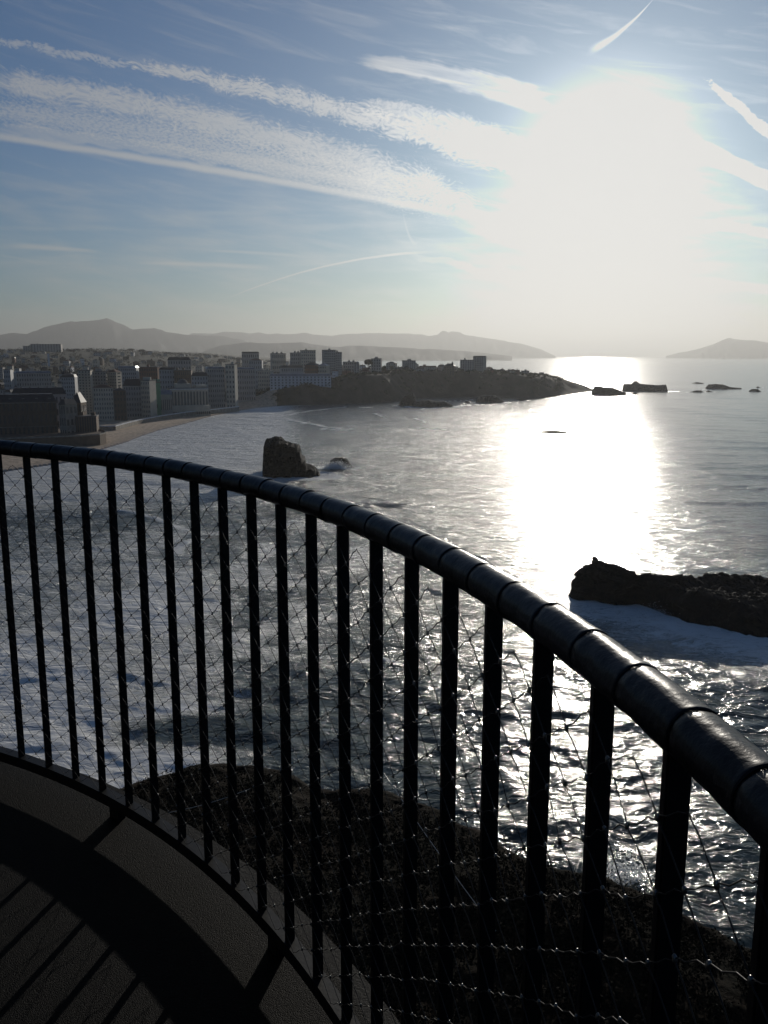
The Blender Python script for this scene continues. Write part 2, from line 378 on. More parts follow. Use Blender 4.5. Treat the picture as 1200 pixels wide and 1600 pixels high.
# the lighthouse headland under the gallery: radius of its cliff edge by azimuth
_he = [(-180, 400), (-120, 420), (-80, 330), (-50, 230), (-32, 135), (-24, 108), (-20, 92), (-16.2, 90), (-13, 97), (-9, 99), (-6.5, 95), (-3.9, 89.5), (1, 86), (5, 84), (8, 81), (10.5, 78.5), (14, 77), (17, 75), (20, 73.5), (24.5, 72), (34, 70), (60, 74), (100, 110), (140, 220), (180, 400)]
HZ = 27.0
_p0 = [(230, 1213), (300, 1196), (400, 1193), (445, 1206), (480, 1228), (520, 1238), (590, 1240), (650, 1260), (700, 1280), (760, 1310), (830, 1342), (880, 1366), (960, 1382), (1000, 1398), (1060, 1426), (1150, 1458), (1250, 1500)]
_m = []
for p_ in _p0:
    q_ = G(p_[0], p_[1], HZ - 1); _m.append((math.degrees(math.atan2(q_[0], q_[1])), math.hypot(*q_)))
_he = [h_ for h_ in _he if h_[0] < _m[0][0] - 2] + _m + [h_ for h_ in _he if h_[0] > _m[-1][0] + 3]
_ha = np.array([a for a, b in _he]); _hr = np.array([b for a, b in _he])
def head_edge(az): return np.interp(az, _ha, _hr)
def head_h(x, y):
    az = np.degrees(np.arctan2(x, y)); r = np.hypot(x, y); e = head_edge(az)
    rag = (fbm(x / 7, y / 7, 4, 31) - .5) * 3.4
    d = e - r + rag * .5
    top = HZ + (fbm(x / 16, y / 16, 4, 11) - .5) * 3.0 + (fbm(x / 2.2, y / 2.2, 3, 12) - .5) * 1.0
    top = top - 1.4 * smooth(d, 9, 0)
    cl = smooth(d, -13, 0) ** .8
    return np.where(d > 0, top, -3 + (top + 3) * cl + (fbm(x / 4, y / 4, 4, 13) - .5) * 7 * cl * (1 - cl) * 4)

# ------------------------------------------------------------------ sea
def build_sea():
    az = np.radians(np.concatenate([np.linspace(-180, -44, 40)[:-1], np.linspace(-44, -27, 90)[:-1], np.linspace(-27, 27, 760)[:-1], np.linspace(27, 44, 90)[:-1], np.linspace(44, 180, 40)[:-1]]))
    r = [14.0]
    while r[-1] < 46000:
        x = r[-1]; k = 1.05 if x < 45 else (1.0052 if x < 700 else (1.008 if x < 3000 else 1.04)); r.append(x * k)
    r = np.array(r); r[-1] = 46000
    A, Rr = np.meshgrid(az, r); X = (np.sin(A) * Rr).ravel(); Y = (np.cos(A) * Rr).ravel(); RR = Rr.ravel()
    Z = np.zeros_like(X); dX = np.zeros_like(X); dY = np.zeros_like(X)
    cell = RR * .0052
    nz = RR < 9000
    rr = np.random.default_rng(3)
    lams = np.concatenate([np.exp(rr.uniform(np.log(2.2), np.log(14), 34)), np.exp(rr.uniform(np.log(14), np.log(75), 16))])
    loc = fbm(X[nz] / 60, Y[nz] / 60, 3, 71)
    xx, yy, cc = X[nz], Y[nz], cell[nz]; gain = .45 + 1.1 * loc
    # warped coordinates stop the wave trains from looking combed
    wx = xx + (fbm(xx / 22, yy / 22, 3, 81) - .5) * 14; wy = yy + (fbm(xx / 22, yy / 22, 3, 91) - .5) * 14
    for lam in lams:
        th = R_(198 + rr.normal() * (34 if lam < 14 else 16)); k = 2 * math.pi / lam
        ph = rr.uniform(0, 6.28); amp = (.0068 * lam ** .85 if lam < 14 else .0022 * lam) * .9
        a_ = amp * np.clip((lam / cc - 2.5) / 3, 0, 1) * gain
        q = k * (wx * math.sin(th) + wy * math.cos(th)) + ph
        Z[nz] += a_ * np.cos(q); s_ = np.sin(q) * a_ * .9
        dX[nz] -= s_ * math.sin(th); dY[nz] -= s_ * math.cos(th)
    # foam
    foam = np.zeros_like(X)
    nn = RR < 3200; x, y = X[nn], Y[nn]; fo = np.zeros_like(x)
    ds = -sdist(x, y, POLY)
    wig = (fbm(x / 30, y / 30, 3, 41) - .5)
    beachy = smooth(np.degrees(np.arctan2(x, y)), AZN(520), AZN(420))
    fo = np.maximum(fo, np.exp(-np.clip(ds, 0, 1e9) / (14 + 40 * beachy)) * (.55 + .4 * beachy))
    fo = np.maximum(fo, beachy * (.56 + .26 * smooth(ds, 420, 60)) * smooth(np.hypot(x, y), 300, 520))
    # surf lines
    lift = np.zeros_like(x)
    LN = [([(300, 708), (350, 700), (390, 690), (430, 683)], 5), ([(445, 655), (470, 660), (500, 664), (530, 671)], 5), ([(350, 668), (375, 675), (392, 680)], 5),
          ([(560, 637), (620, 637)], 3), ([(586, 646), (600, 652)], 4), ([(648, 654), (668, 661)], 4), ([(500, 670), (530, 673), (550, 671)], 4), ([(180, 720), (260, 716), (330, 702)], 7),
          ([(440, 650), (480, 643), (540, 636)], 4), ([(660, 640), (720, 634), (760, 632)], 4), ([(690, 628), (740, 625)], 3), 
          ([(640, 668), (690, 672)], 4),
          ([(272, 868), (285, 850), (296, 846)], 4), ([(120, 985), (180, 955), (240, 940), (262, 935)], 4), ([(180, 800), (240, 810), (290, 830)], 3),
          ([(545, 1050), (575, 1040), (600, 1050)], 2.2), ([(1040, 560), (1041, 560)], .1)]
    for pts, wd in LN:
        pl = np.array([G(*p) for p in pts]); d = sdist(x + wig * 10, y + wig * 16, pl, False)
        e = np.exp(-(d / wd) ** 2); fo = np.maximum(fo, e * .93); lift = np.maximum(lift, .45 * np.exp(-(d / (wd * 1.1)) ** 2))
    for (cx, cy, rd) in rock_centres:
        d = np.hypot(x - cx, y - cy); fo = np.maximum(fo, .88 * np.exp(-np.clip(d - rd * .8, 0, 1e9) / (rd * .32 + 2)))
    d = sdist(x, y, foot_pts, False); fo = np.maximum(fo, .99 * np.exp(-(d / 34) ** 1.8))
    t_ = G(760, 1000); 
    azx = np.degrees(np.arctan2(x, y)); e = np.hypot(x, y) - head_edge(azx)
    fo = np.maximum(fo, .90 * np.exp(-np.clip(e + 4, 0, 1e9) / 9) * smooth(azx, 2, 14) + .78 * np.exp(-np.clip(e + 4, 0, 1e9) / 26) * smooth(azx, -9, -17))
    # churned water towards the left, patchy
    pt = fbm(x / 34, y / 34, 4, 51)
    ch = smooth(azx, -3, -15) * smooth(np.hypot(x, y), 560, 200) ; fo = np.maximum(fo, ch * (.74 + .25 * smooth(pt, .36, .6)))
    mid = smooth(azx, 8, -4) * smooth(np.hypot(x, y), 560, 330) * smooth(np.hypot(x, y), 130, 210); fo = np.maximum(fo, mid * (.40 + .26 * smooth(fbm(x / 24, y / 24, 4, 61), .42, .62)))
    fo = np.maximum(fo, .30 + .28 * (pt - .5) * smooth(np.hypot(x, y), 1600, 500))
    dark = np.hypot((x - G(740, 1120)[0]) / 34, (y - G(740, 1120)[1]) / 30); fo *= 1 - .45 * smooth(dark, 1.2, .3)
    dk2 = np.hypot((x - G(330, 1140)[0]) / 20, (y - G(330, 1140)[1]) / 9); fo *= 1 - .8 * smooth(dk2, 1.3, .4)
    chop = np.zeros_like(X); chop[nn] = smooth(azx, 11.5, 4) * smooth(np.hypot(x, y), 120, 260) * (.5 + .5 * smooth(np.hypot(x, y), 300, 520)) * smooth(np.hypot(x, y), 1900, 1300)
    foam[nn] = fo; Z[nn] += lift * np.clip(1.0, 0, 1)
    # calm and shallow towards land so the sea never climbs over it
    shal = np.ones_like(X); shal[nn] = smooth(ds, -3, 60); Z *= np.maximum(shal, .06)
    v = np.stack([X + dX * shal, Y + dY * shal, Z], 1)
    nr, nc = A.shape; f = grid_faces(nr, nc, True)[:, ::-1]
    me = mesh_np('sea', v, f, None, True)
    at_ = me.attributes.new('foam', 'FLOAT', 'POINT'); at_.data.foreach_set('value', foam.astype(np.float32))
    at_ = me.attributes.new('chop', 'FLOAT', 'POINT'); at_.data.foreach_set('value', chop.astype(np.float32))
    m = bpy.data.materials.new('sea_water'); m.use_nodes = True; n = NG(m.node_tree); p = n.n['Principled BSDF']
    pos = n.n.new('ShaderNodeNewGeometry').outputs['Position']
    a = n.n.new('ShaderNodeAttribute'); a.attribute_name = 'foam'; fa = a.outputs['Fac']
    a2 = n.n.new('ShaderNodeAttribute'); a2.attribute_name = 'chop'; ca = a2.outputs['Fac']
    px_, py_, pz_ = n.sep(pos); flat = n.comb(px_, py_, 0.0)
    dist = n.vm('LENGTH', flat)
    warp = n.vm('ADD', flat, n.vm('SCALE', n.comb(n.sub(n.noise(flat, .12, 3, .5), .5), n.sub(n.noise(n.vm('ADD', flat, (71., 13., 0.)), .12, 3, .5), .5)), scale=9.0))
    n3 = n.noise(n.vm('MULTIPLY', warp, (.6, 1.6, 1.0)), 2.6, 6, .75, .6)
    n1 = n.noise(n.vm('MULTIPLY', warp, (.55, 1.6, 1.0)), .50, 8, .72, .8); n2 = n.noise(warp, .09, 4, .55, .4)
    nn_ = n.add(n.add(n.mul(n1, .48), n.mul(n2, .14)), n.mul(n3, .38))
    thr = n.sub(.662, n.mul(fa, .30))
    fm = n.ss(nn_, n.sub(thr, .03), n.add(thr, .13))
    wcol = n.mix(n.ss(n.noise(flat, .02, 3, .5), .35, .65), (.010, .022, .019, 1), (.020, .038, .030, 1))
    wcol = n.mix(n.mul(n.ss(fa, .25, .8), .78), wcol, (.34, .36, .32, 1))
    n.l.new(n.mix(fm, wcol, (.82, .81, .77, 1)), p.inputs['Base Color'])
    ro = n.add(n.lin(n.m('LOGARITHM', n.mx(dist, 60.0), 10.0), 2.0, 3.3, .08, .165), n.add(n.mul(fm, .35), n.mul(ca, .09)))
    n.l.new(ro, p.inputs['Roughness']); p.inputs['IOR'].default_value = 1.333; p.inputs['Specular IOR Level'].default_value = .5
    b0 = n.noise(n.vm('MULTIPLY', warp, (.5, 1.3, 1.0)), .085, 4, .5, .25); b1 = n.noise(n.vm('MULTIPLY', warp, (.36, 1.1, 1.0)), .62, 5, .58, .35)
    hgt = n.add(n.mul(n.add(n.mul(n.sub(b0, .5), 1.0), n.mul(n.mul(n.sub(b1, .5), .42), n.ss(dist, 1600.0, 350.0, .35, 1.0))), n.add(1.0, n.mul(ca, 5.0))), n.mul(fm, .12))
    b = n.n.new('ShaderNodeBump'); b.inputs['Strength'].default_value = 1.0; b.inputs['Distance'].default_value = 1.0
    n.l.new(hgt, b.inputs['Height']); n.l.new(b.outputs[0], p.inputs['Normal'])
    me.materials.append(m)
    tag(addobj('sea', me), kind='structure')
build_sea()

# ------------------------------------------------------------------ town land, beach, mountains
def build_land():
    az = np.radians(np.concatenate([np.linspace(-50, -24.5, 60)[:-1], np.linspace(-24.5, 15, 640)]))
    r = [560.0]
    while r[-1] < 15000: r.append(r[-1] * (1.0045 if r[-1] < 2400 else 1.02))
    r = np.array(r); A, Rr = np.meshgrid(az, r); X = np.sin(A) * Rr; Y = np.cos(A) * Rr
    d = sdist(X.ravel(), Y.ravel(), POLY); Z = terrain(X.ravel(), Y.ravel(), d)
    v = np.stack([X.ravel(), Y.ravel(), Z], 1); nr, nc = A.shape; f = grid_faces(nr, nc)[:, ::-1]
    dm = d[f].max(1); f = f[dm > -70]; dmn = d[f].mean(1); azm = np.degrees(np.arctan2(v[f][:, :, 0].mean(1), v[f][:, :, 1].mean(1)))
    sand = (dmn < 88) & (azm < AZN(432)); zf = Z[f]; sl_ = (zf.max(1) - zf.min(1))
    cliff = (~sand) & (dmn < 60)
    def sub(name, msk, m, sm=True):
        ff = f[msk]; u, inv = np.unique(ff, return_inverse=True)
        o = addobj(name, mesh_np(name, v[u], inv.reshape(ff.shape), m, sm)); tag(o, kind='structure'); return o
    ms = bpy.data.materials.new('wet_and_dry_sand'); ms.use_nodes = True; n = NG(ms.node_tree); p = n.n['Principled BSDF']
    pos = n.n.new('ShaderNodeNewGeometry').outputs['Position']; z = n.sep(pos)[2]
    c = n.mix(n.ss(n.add(z, n.mul(n.noise(pos, .05, 3, .5), .8)), .6, 1.9), (.22, .16, .105, 1), (.58, .43, .29, 1))
    c = n.mix(n.ss(n.noise(pos, .25, 5, .7), .4, .7), c, (.24, .17, .11, 1)); n.l.new(c, p.inputs['Base Color'])
    n.l.new(n.ss(z, .5, 1.4, .3, .9), p.inputs['Roughness'])
    b = n.n.new('ShaderNodeBump'); b.inputs['Strength'].default_value = .8; b.inputs['Distance'].default_value = .6
    n.l.new(n.noise(pos, .4, 5, .6), b.inputs['Height']); n.l.new(b.outputs[0], p.inputs['Normal'])
    sub('beach', sand, ms); sub('cliffs', cliff, M['cliff']); sub('town_hillside', ~sand & ~cliff, M['land'])
build_land()

def mountain(name, prof, D, depth, m, base=-20, rough=1.0, seed=0):
    xs = np.linspace(prof[0][0], prof[-1][0], 260); ys = np.interp(xs, [p[0] for p in prof], [p[1] for p in prof])
    rows = []; K = 22
    for k in range(K):
        t = k / (K - 1); s = t * 2 - 1                          # -1 front foot, 0 crest, 1 back foot
        row = []
        for px, py in zip(xs, ys):
            a = math.atan2(px - 600, 1370.0); top = ztop(px, py, D)
            dd = D + s * depth
            sp = (1 - abs(s)) ** 1.15
            nzv = (float(vnoise(px / 14.0, s * 3.1 + 9, seed)) - .5) * .35 * (1 - abs(s)) * abs(s) * 4 + (float(vnoise(px / 5.0, s * 7, seed + 3)) - .5) * .12 * abs(s) * 2
            row.append((math.sin(a) * dd, math.cos(a) * dd, base + max(0.0, (top - base) * max(0, min(1.0, sp + nzv * rough)))))
        rows += row
    o = addobj(name, mesh_np(name, rows, grid_faces(K, len(xs))[:, ::-1], m, True)); tag(o, kind='structure')
mountain('mountains', [(-420, 540), (-300, 528), (-200, 520), (-120, 526), (-60, 519), (0, 522), (25, 517.5), (45, 519), (62, 514), (80, 507), (110, 500), (140, 497.5), (158, 497), (172, 494.5), (180, 498), (190, 503), (210, 511), (225, 512), (242, 510.5), (262, 516), (300, 521), (345, 523), (380, 530), (420, 545), (440, 556)], 20000, 2600, M['mount'], seed=1)
mountain('mountains', [(250, 556), (300, 519), (330, 519), (355, 517), (400, 518), (440, 520), (480, 518.5), (520, 522), (560, 519.5), (600, 517.5), (640, 518.5), (668, 522), (684, 520.5), (688, 515.5), (692, 513.5), (697, 514.5), (702, 516), (704, 514), (718, 516), (724, 520), (745, 525), (780, 530), (815, 536), (845, 545), (868, 556)], 27000, 3200, M['mount'], seed=5)
mountain('mountains', [(300, 556), (340, 540), (380, 533), (420, 535), (470, 533), (520, 541), (560, 538), (640, 543), (700, 546), (750, 549.5), (800, 556)], 14500, 1500, M['mount'], seed=9)
mountain('mountains', [(1040, 556), (1058, 551), (1070, 549), (1090, 544), (1110, 538), (1126, 530), (1138, 526.5), (1150, 528), (1166, 530), (1185, 532), (1220, 537), (1280, 545), (1340, 556)], 27000, 2600, M['mount'], seed=12)

# ------------------------------------------------------------------ rocks
def build_rock(name, label, prof, wy, depth, m, seed):
    c = G((prof[0][0] + prof[-1][0]) / 2, wy); D = float(np.hypot(*c)); az0 = math.atan2(c[0], c[1])
    xs = np.linspace(prof[0][0] - 1, prof[-1][0] + 1, 90); ys = np.interp(xs, [p[0] for p in prof], [p[1] for p in prof])
    Dc = D + depth * .4
    dep_at = lambda y: math.atan((y - 555.5) / F) * 1.0
    K = 72; V_ = []
    W = (xs[-1] - xs[0]) / F * Dc
    for k in range(K):
        s = math.sin((k / (K - 1) * 2 - 1) * math.pi / 2)
        for i, (px, py) in enumerate(zip(xs, ys)):
            u = (i / (len(xs) - 1)) * 2 - 1
            a = math.atan2(px - 600, 1370.0) - az0
            top = ztop(px, py, Dc)
            X = math.sin(a) * Dc; ed = (1 - min(1, abs(u)) ** 6) ** .5
            Yl = s * depth * .5 * (.45 + .55 * ed)
            prof_s = max(0.0, 1 - abs(s) ** 3.2) ** .55
            V_.append([X, Yl, (max(top, .0) + 2.5) * prof_s * (1 if 0 < i < len(xs) - 1 else .0) - 2.5])
    V_ = np.array(V_); sc_ = max(2.0, W * .06)
    h = V_[:, 2].copy()
    V_[:, 1] += (fbm(V_[:, 0] / sc_, h / sc_ * 1.3, 5, seed) - .5) * depth * .35
    V_[:, 0] += (fbm(V_[:, 1] / sc_ + 40, h / sc_ * 1.6, 5, seed + 9) - .5) * min(W * .022, 2)
    V_[:, 1] += (fbm(V_[:, 0] / sc_ * .6 + 9, h / sc_ * 3.5, 4, seed + 21) - .5) * sc_ * .9
    V_[:, 2] += (fbm(V_[:, 0] / sc_ * 2, V_[:, 1] / sc_ * 2, 4, seed + 5) - .5) * min(max(h.max(), .5) * .10, 1.8) * (np.clip(h, 0, 1))
    r0 = at((prof[0][0] + prof[-1][0]) / 2, Dc)
    o = addobj(name, mesh_np(name, V_, grid_faces(K, len(xs))[:, ::-1], m, False), None, (float(r0[0]), float(r0[1]), 0), -az0)
    return tag(o, label, 'rock')
for i, (nm, lb, prof, wy, dep) in enumerate(ROCKS):
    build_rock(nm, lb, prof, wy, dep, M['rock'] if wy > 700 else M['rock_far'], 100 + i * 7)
def near_rock():
    xs = np.linspace(888, 1400, 420); te = np.interp(xs, [p[0] for p in NEAR_EDGE], [p[1] for p in NEAR_EDGE]); fe = np.interp(xs, [p[0] for p in NEAR_FOOT], [p[1] for p in NEAR_FOOT])
    K = 130; V_ = []
    ztop = np.interp(xs, [888, 900, 928, 960, 1040, 1120, 1200, 1400], [0.3, 8.0, 13.0, 11.5, 9.5, 8.5, 7.5, 5.0])
    for k in range(K):
        t = k / (K - 1)
        for i in range(len(xs)):
            ft = G(xs[i], fe[i]); tp = G(xs[i], te[i], ztop[i])
            if t < .8:
                s = t / .8; p = ft + (tp - ft) * s; f_ = min(1, s / .30) ** .75
                z = -3 + (ztop[i] * (.62 + .38 * s) + 3) * f_
            else:
                s = (t - .8) / .2; n_ = tp / np.hypot(*tp); p = tp + n_ * s * 9; z = ztop[i] * (1 - s ** 1.5) - 3 * s
            V_.append((p[0], p[1], z))
    V_ = np.array(V_); x, y = V_[:, 0].copy(), V_[:, 1].copy(); z = V_[:, 2]
    body = np.clip((z + 3) / 6, 0, 1)
    V_[:, 2] += ((fbm(x / 6, y / 6, 5, 201, .6) - .5) * 4.2 + (fbm(x / 1.6, y / 1.6, 4, 211, .6) - .5) * 1.5) * body
    V_[:, 1] += (fbm(x / 4, z / 2.2, 4, 221) - .5) * 4.0; V_[:, 0] += (fbm(y / 4, z / 2.2, 4, 231) - .5) * 2.5
    c = V_.mean(0); c[2] = 0
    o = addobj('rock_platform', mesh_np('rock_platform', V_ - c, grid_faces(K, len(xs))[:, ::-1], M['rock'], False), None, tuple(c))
    tag(o, 'big black rock platform with a raised point at its left end, nearest in the sea', 'rock')
near_rock()

# ------------------------------------------------------------------ lighthouse headland (ground under the gallery)
def build_headland():
    az = np.radians(np.concatenate([np.linspace(-180, -30, 150)[:-1], np.linspace(-30, 40, 420)[:-1], np.linspace(40, 180, 140)[:-1]]))
    K = 300; t = np.linspace(0, 1, K)[:, None]
    e = head_edge(np.degrees(az))[None, :] + 18
    r = 1.5 + (e - 1.5) * (t ** .62)
    X = np.sin(az)[None, :] * r; Y = np.cos(az)[None, :] * r; Z = head_h(X, Y)
    j = (1 - np.clip((head_edge(np.degrees(az))[None, :] - r) / 3, 0, 1)) * (Z > 0)
    X = X + (fbm(Z / 3, X / 5, 4, 15) - .5) * 3 * j; Y = Y + (fbm(Z / 3 + 9, Y / 5, 4, 16) - .5) * 3 * j
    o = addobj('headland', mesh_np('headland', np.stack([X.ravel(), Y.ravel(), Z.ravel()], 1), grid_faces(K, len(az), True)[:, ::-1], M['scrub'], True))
    tag(o, kind='structure')
    # wind-cut scrub on it: thousands of small leaf faces
    rr = np.random.default_rng(5); V_ = []; Fc = []
    n = 0
    while n < 11000:
        a = rr.uniform(-27, 50); e = float(head_edge(a)); r = e * math.sqrt(rr.uniform(.12, 1.0)) - rr.uniform(0, 1)
        x, y = r * math.sin(R_(a)), r * math.cos(R_(a))
        if fbm(np.array([x / 9]), np.array([y / 9]), 3, 17)[0] < .34: continue
        z = float(head_h(np.array([x]), np.array([y]))[0]); s = rr.uniform(.25, .8)
        for q in range(14):
            c = np.array([x, y, z]) + rr.normal(size=3) * s * (.55, .55, .32) + (0, 0, s * .35)
            u = rr.normal(size=3); u /= np.linalg.norm(u); w_ = np.cross(u, rr.normal(size=3)); w_ /= np.linalg.norm(w_)
            L = rr.uniform(.07, .2); b = len(V_)
            V_ += [c - u * L, c + w_ * L * .5, c + u * L, c - w_ * L * .5]; Fc.append((b, b + 1, b + 2, b + 3))
        n += 1
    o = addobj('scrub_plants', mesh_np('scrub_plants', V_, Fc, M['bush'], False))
    tag(o, 'low dark wind-cut scrub covering the cliff top below the gallery', 'scrub', kind='stuff')
build_headland()

# ------------------------------------------------------------------ lighthouse and its gallery railing
LC = (-2.75, .18); FZ = CAMZ - 1.45; RR0 = 3.03
def ring(mb, r0, r1, z0, z1, n=256):
    b = len(mb.v)
    for i in range(n):
        a = 2 * math.pi * i / n; c, s = math.cos(a), math.sin(a)
        mb.v += [(r0 * c, r0 * s, z0), (r1 * c, r1 * s, z0), (r1 * c, r1 * s, z1), (r0 * c, r0 * s, z1)]
    for i in range(n):
        p, q = b + 4 * i, b + 4 * ((i + 1) % n)
        for k in range(4): mb.f.append((p + k, p + (k + 1) % 4, q + (k + 1) % 4, q + k))
    return mb
def lathe(mb, prof, n=96):
    b = len(mb.v)
    for (r, z) in prof:
        for i in range(n):
            a = 2 * math.pi * i / n; mb.v.append((r * math.cos(a), r * math.sin(a), z))
    for j in range(len(prof) - 1):
        for i in range(n):
            i2 = (i + 1) % n; mb.f.append((b + j * n + i, b + j * n + i2, b + (j + 1) * n + i2, b + (j + 1) * n + i))
    return mb
lh = empty('lighthouse', (LC[0], LC[1], HZ)); tag(lh, 'round lighthouse whose dark grit-coated gallery floor curves along the bottom left', 'lighthouse')
zf = FZ - HZ
ring(MB(), 1.62, 3.105, zf - .16, zf).build('gallery_floor', M['floor'], lh)
ring(MB(), 3.108, 3.178, zf - .20, zf - .028).build('gallery_kerb', mat('kerb_metal', (.0035, .0035, .0038), .7, 0, .12, 8, (160, .8, .003)), lh)
lathe(MB(), [(3.6, -2), (3.3, 2), (2.5, zf - 2.2), (2.55, zf - 1.6), (2.95, zf - .7), (2.98, zf - .205)]).build('tower', M['light_w'], lh, True)
lathe(MB(), [(1.6, zf - .1), (1.6, zf + .9), (1.64, zf + .9), (1.64, zf + 1.0), (1.55, zf + 1.0)]).build('lantern_base', M['light_w'], lh, True)
lathe(MB(), [(1.5, zf + 1.0), (1.5, zf + 3.2)], 48).build('lantern_glazing', M['glass'], lh, True)
lathe(MB(), [(1.7, zf + 3.2), (1.7, zf + 3.35), (1.2, zf + 4.0), (.4, zf + 4.6), (.02, zf + 4.8)], 48).build('lantern_roof', M['roof_d'], lh, True)
# a few studs on the kerb

rail = empty('railing', (LC[0], LC[1], FZ)); tag(rail, 'curved black gallery railing with square bars, sleeved tube handrail and wire net', 'railing')
RZ = 1.45 - .32 + .0245; TR = .0245
def handrail():
    mb = MB(); n = 28; st = 1.854; a0 = 32.8
    k0, k1 = -97, 97
    for k in range(k0, k1):
        fine = -22 < k < 22
        t0 = a0 - k * st; ns = 9 if fine else 3; prev = None
        rs = random.Random(k); tilt = rs.uniform(-.0006, .0006)
        prof = [(0.0, -.0010), (.022, -.0010), (.035, -.0004)] + [(.05 + .87 * i / ns, -.0004 + .0008 * i / ns) for i in range(1, ns + 1)] + [(.95, .0005), (.985, .0007), (1.0, .0004), (1.0, -.0010)]
        b = len(mb.v)
        for (s, dr) in prof:
            th = R_(t0 - s * st); c, sn = math.cos(th), math.sin(th)
            for q in range(n):
                ph = 2 * math.pi * q / n; r_ = TR + dr
                if fine: r_ += (float(vnoise(k * 3.3 + s * 4, q * .55, 8)) - .5) * .0012 + (float(vnoise(k * 9.1 + s * 11, q * 1.3, 18)) - .5) * .0004
                rad = RR0 + r_ * math.cos(ph) + tilt; mb.v.append((rad * c, rad * sn, RZ + r_ * math.sin(ph) + tilt))
        for j in range(len(prof) - 1):
            for q in range(n):
                q2 = (q + 1) % n; mb.f.append((b + j * n + q, b + j * n + q2, b + (j + 1) * n + q2, b + (j + 1) * n + q))
    me = mb.mesh('handrail', M['rail'], True); return addobj('handrail', me, rail)
handrail()
ring(MB(), RR0 - .017, RR0 + .017, .036, .072, 360).build('bottom_rail', M['bar'], rail)
bar = MB().box(-.0116, .0116, -.0055, .0055, .060, RZ - .012).mesh('baluster', M['bar'])
bm = bmesh.new(); bm.from_mesh(bar); bmesh.ops.bevel(bm, geom=[e for e in bm.edges if abs(e.verts[0].co.z - e.verts[1].co.z) > .1], offset=.002, segments=2, affect='EDGES'); bm.to_mesh(bar); bm.free()
for k in range(-42, 52):
    th = R_(57.98 - 2.712 * k)
    addobj('baluster', bar, rail, (RR0 * math.cos(th), RR0 * math.sin(th), 0), th)
leg = MB().box(-.014, .014, -.022, .022, -.03, .040).mesh('support_leg', M['bar'])
for k in range(-6, 12):
    th = R_(34.9 - 16.27 * k); addobj('support_leg', leg, rail, (RR0 * math.cos(th), RR0 * math.sin(th), 0), th)
def net():
    mb = MB(); mk = MB(); Rn = RR0 - .0145; dw = 1.81; dh = .0665; rs = random.Random(4)
    z0, z1 = .075, RZ - .026; rows = int((z1 - z0) / dh * 2) ; c0, c1 = -26, 66
    # knots at (col*dw/2, row*dh/2) with col+row even
    jit = {}
    def K(c, r):
        if (c, r) not in jit:
            jit[(c, r)] = (rs.gauss(0, .045), rs.gauss(0, .0022), rs.uniform(-.002, .004))
        ja, jz, jr = jit[(c, r)]
        a = R_(58 - c * dw / 2 + ja); rr_ = Rn - jr * .6
        return Vector((rr_ * math.cos(a), rr_ * math.sin(a), z0 + r * dh / 2 + jz))
    for r in range(rows):
        for c in range(c0, c1 * 2 - c0):
            if (c + r) % 2: continue
            a = K(c, r)
            for s in (-1, 1):
                b = K(c + s, r + 1); d = b - a
                bow = Vector((0, 0, -.0035 * rs.uniform(.4, 1.4))); out_ = a.normalized()
                pts = [a, a + Vector((0, 0, dh * .02)) + d * .08, a + d * .35 + bow * s * .4, a + d * .68 - bow * .6, b - Vector((0, 0, dh * .02)) - d * .08, b]
                mb.tube(pts, .0007, 5, False)
            if r > 0:
                u = Vector((rs.gauss(0, .12), rs.gauss(0, .12), 1)).normalized()
                mk.tube([a - u * .0040, a - u * .0024, a + u * .0024, a + u * .0040], [.0010, .0022, .0022, .0010], 6)
    # rows of lacing at the bottom
    nt = mb.build('wire_net', M['steel'], rail, True); mk.build('net_ferrules', M['knot'], nt, True)
net()
def cable(label, p, q, r):
    a, b = Vector(p), Vector(q); mb = MB(); mid = (a + b) / 2
    mb.tube([(a + (b - a) * t - mid - Vector((0, 0, math.sin(t * math.pi) * .15))) for t in [i / 12 for i in range(13)]], r, 6)
    tag(mb.build('stay_cable', mat('bright_cable', (.5, .5, .48), .4, .8), None, True, tuple(mid)), label, 'cable')
g1 = G(600, 1208, 52); g2 = G(775, 1455, 48)
cable('thin bright steel cable slanting down to the right over the dark cliff top', (g1[0], g1[1], 52), (g2[0], g2[1], 48), .014)
g1 = G(252, 1272, 50); g2 = G(392, 1232, 52)
cable('thin bright steel cable rising to the right above the left end of the cliff top', (g1[0], g1[1], 50), (g2[0], g2[1], 52), .010)

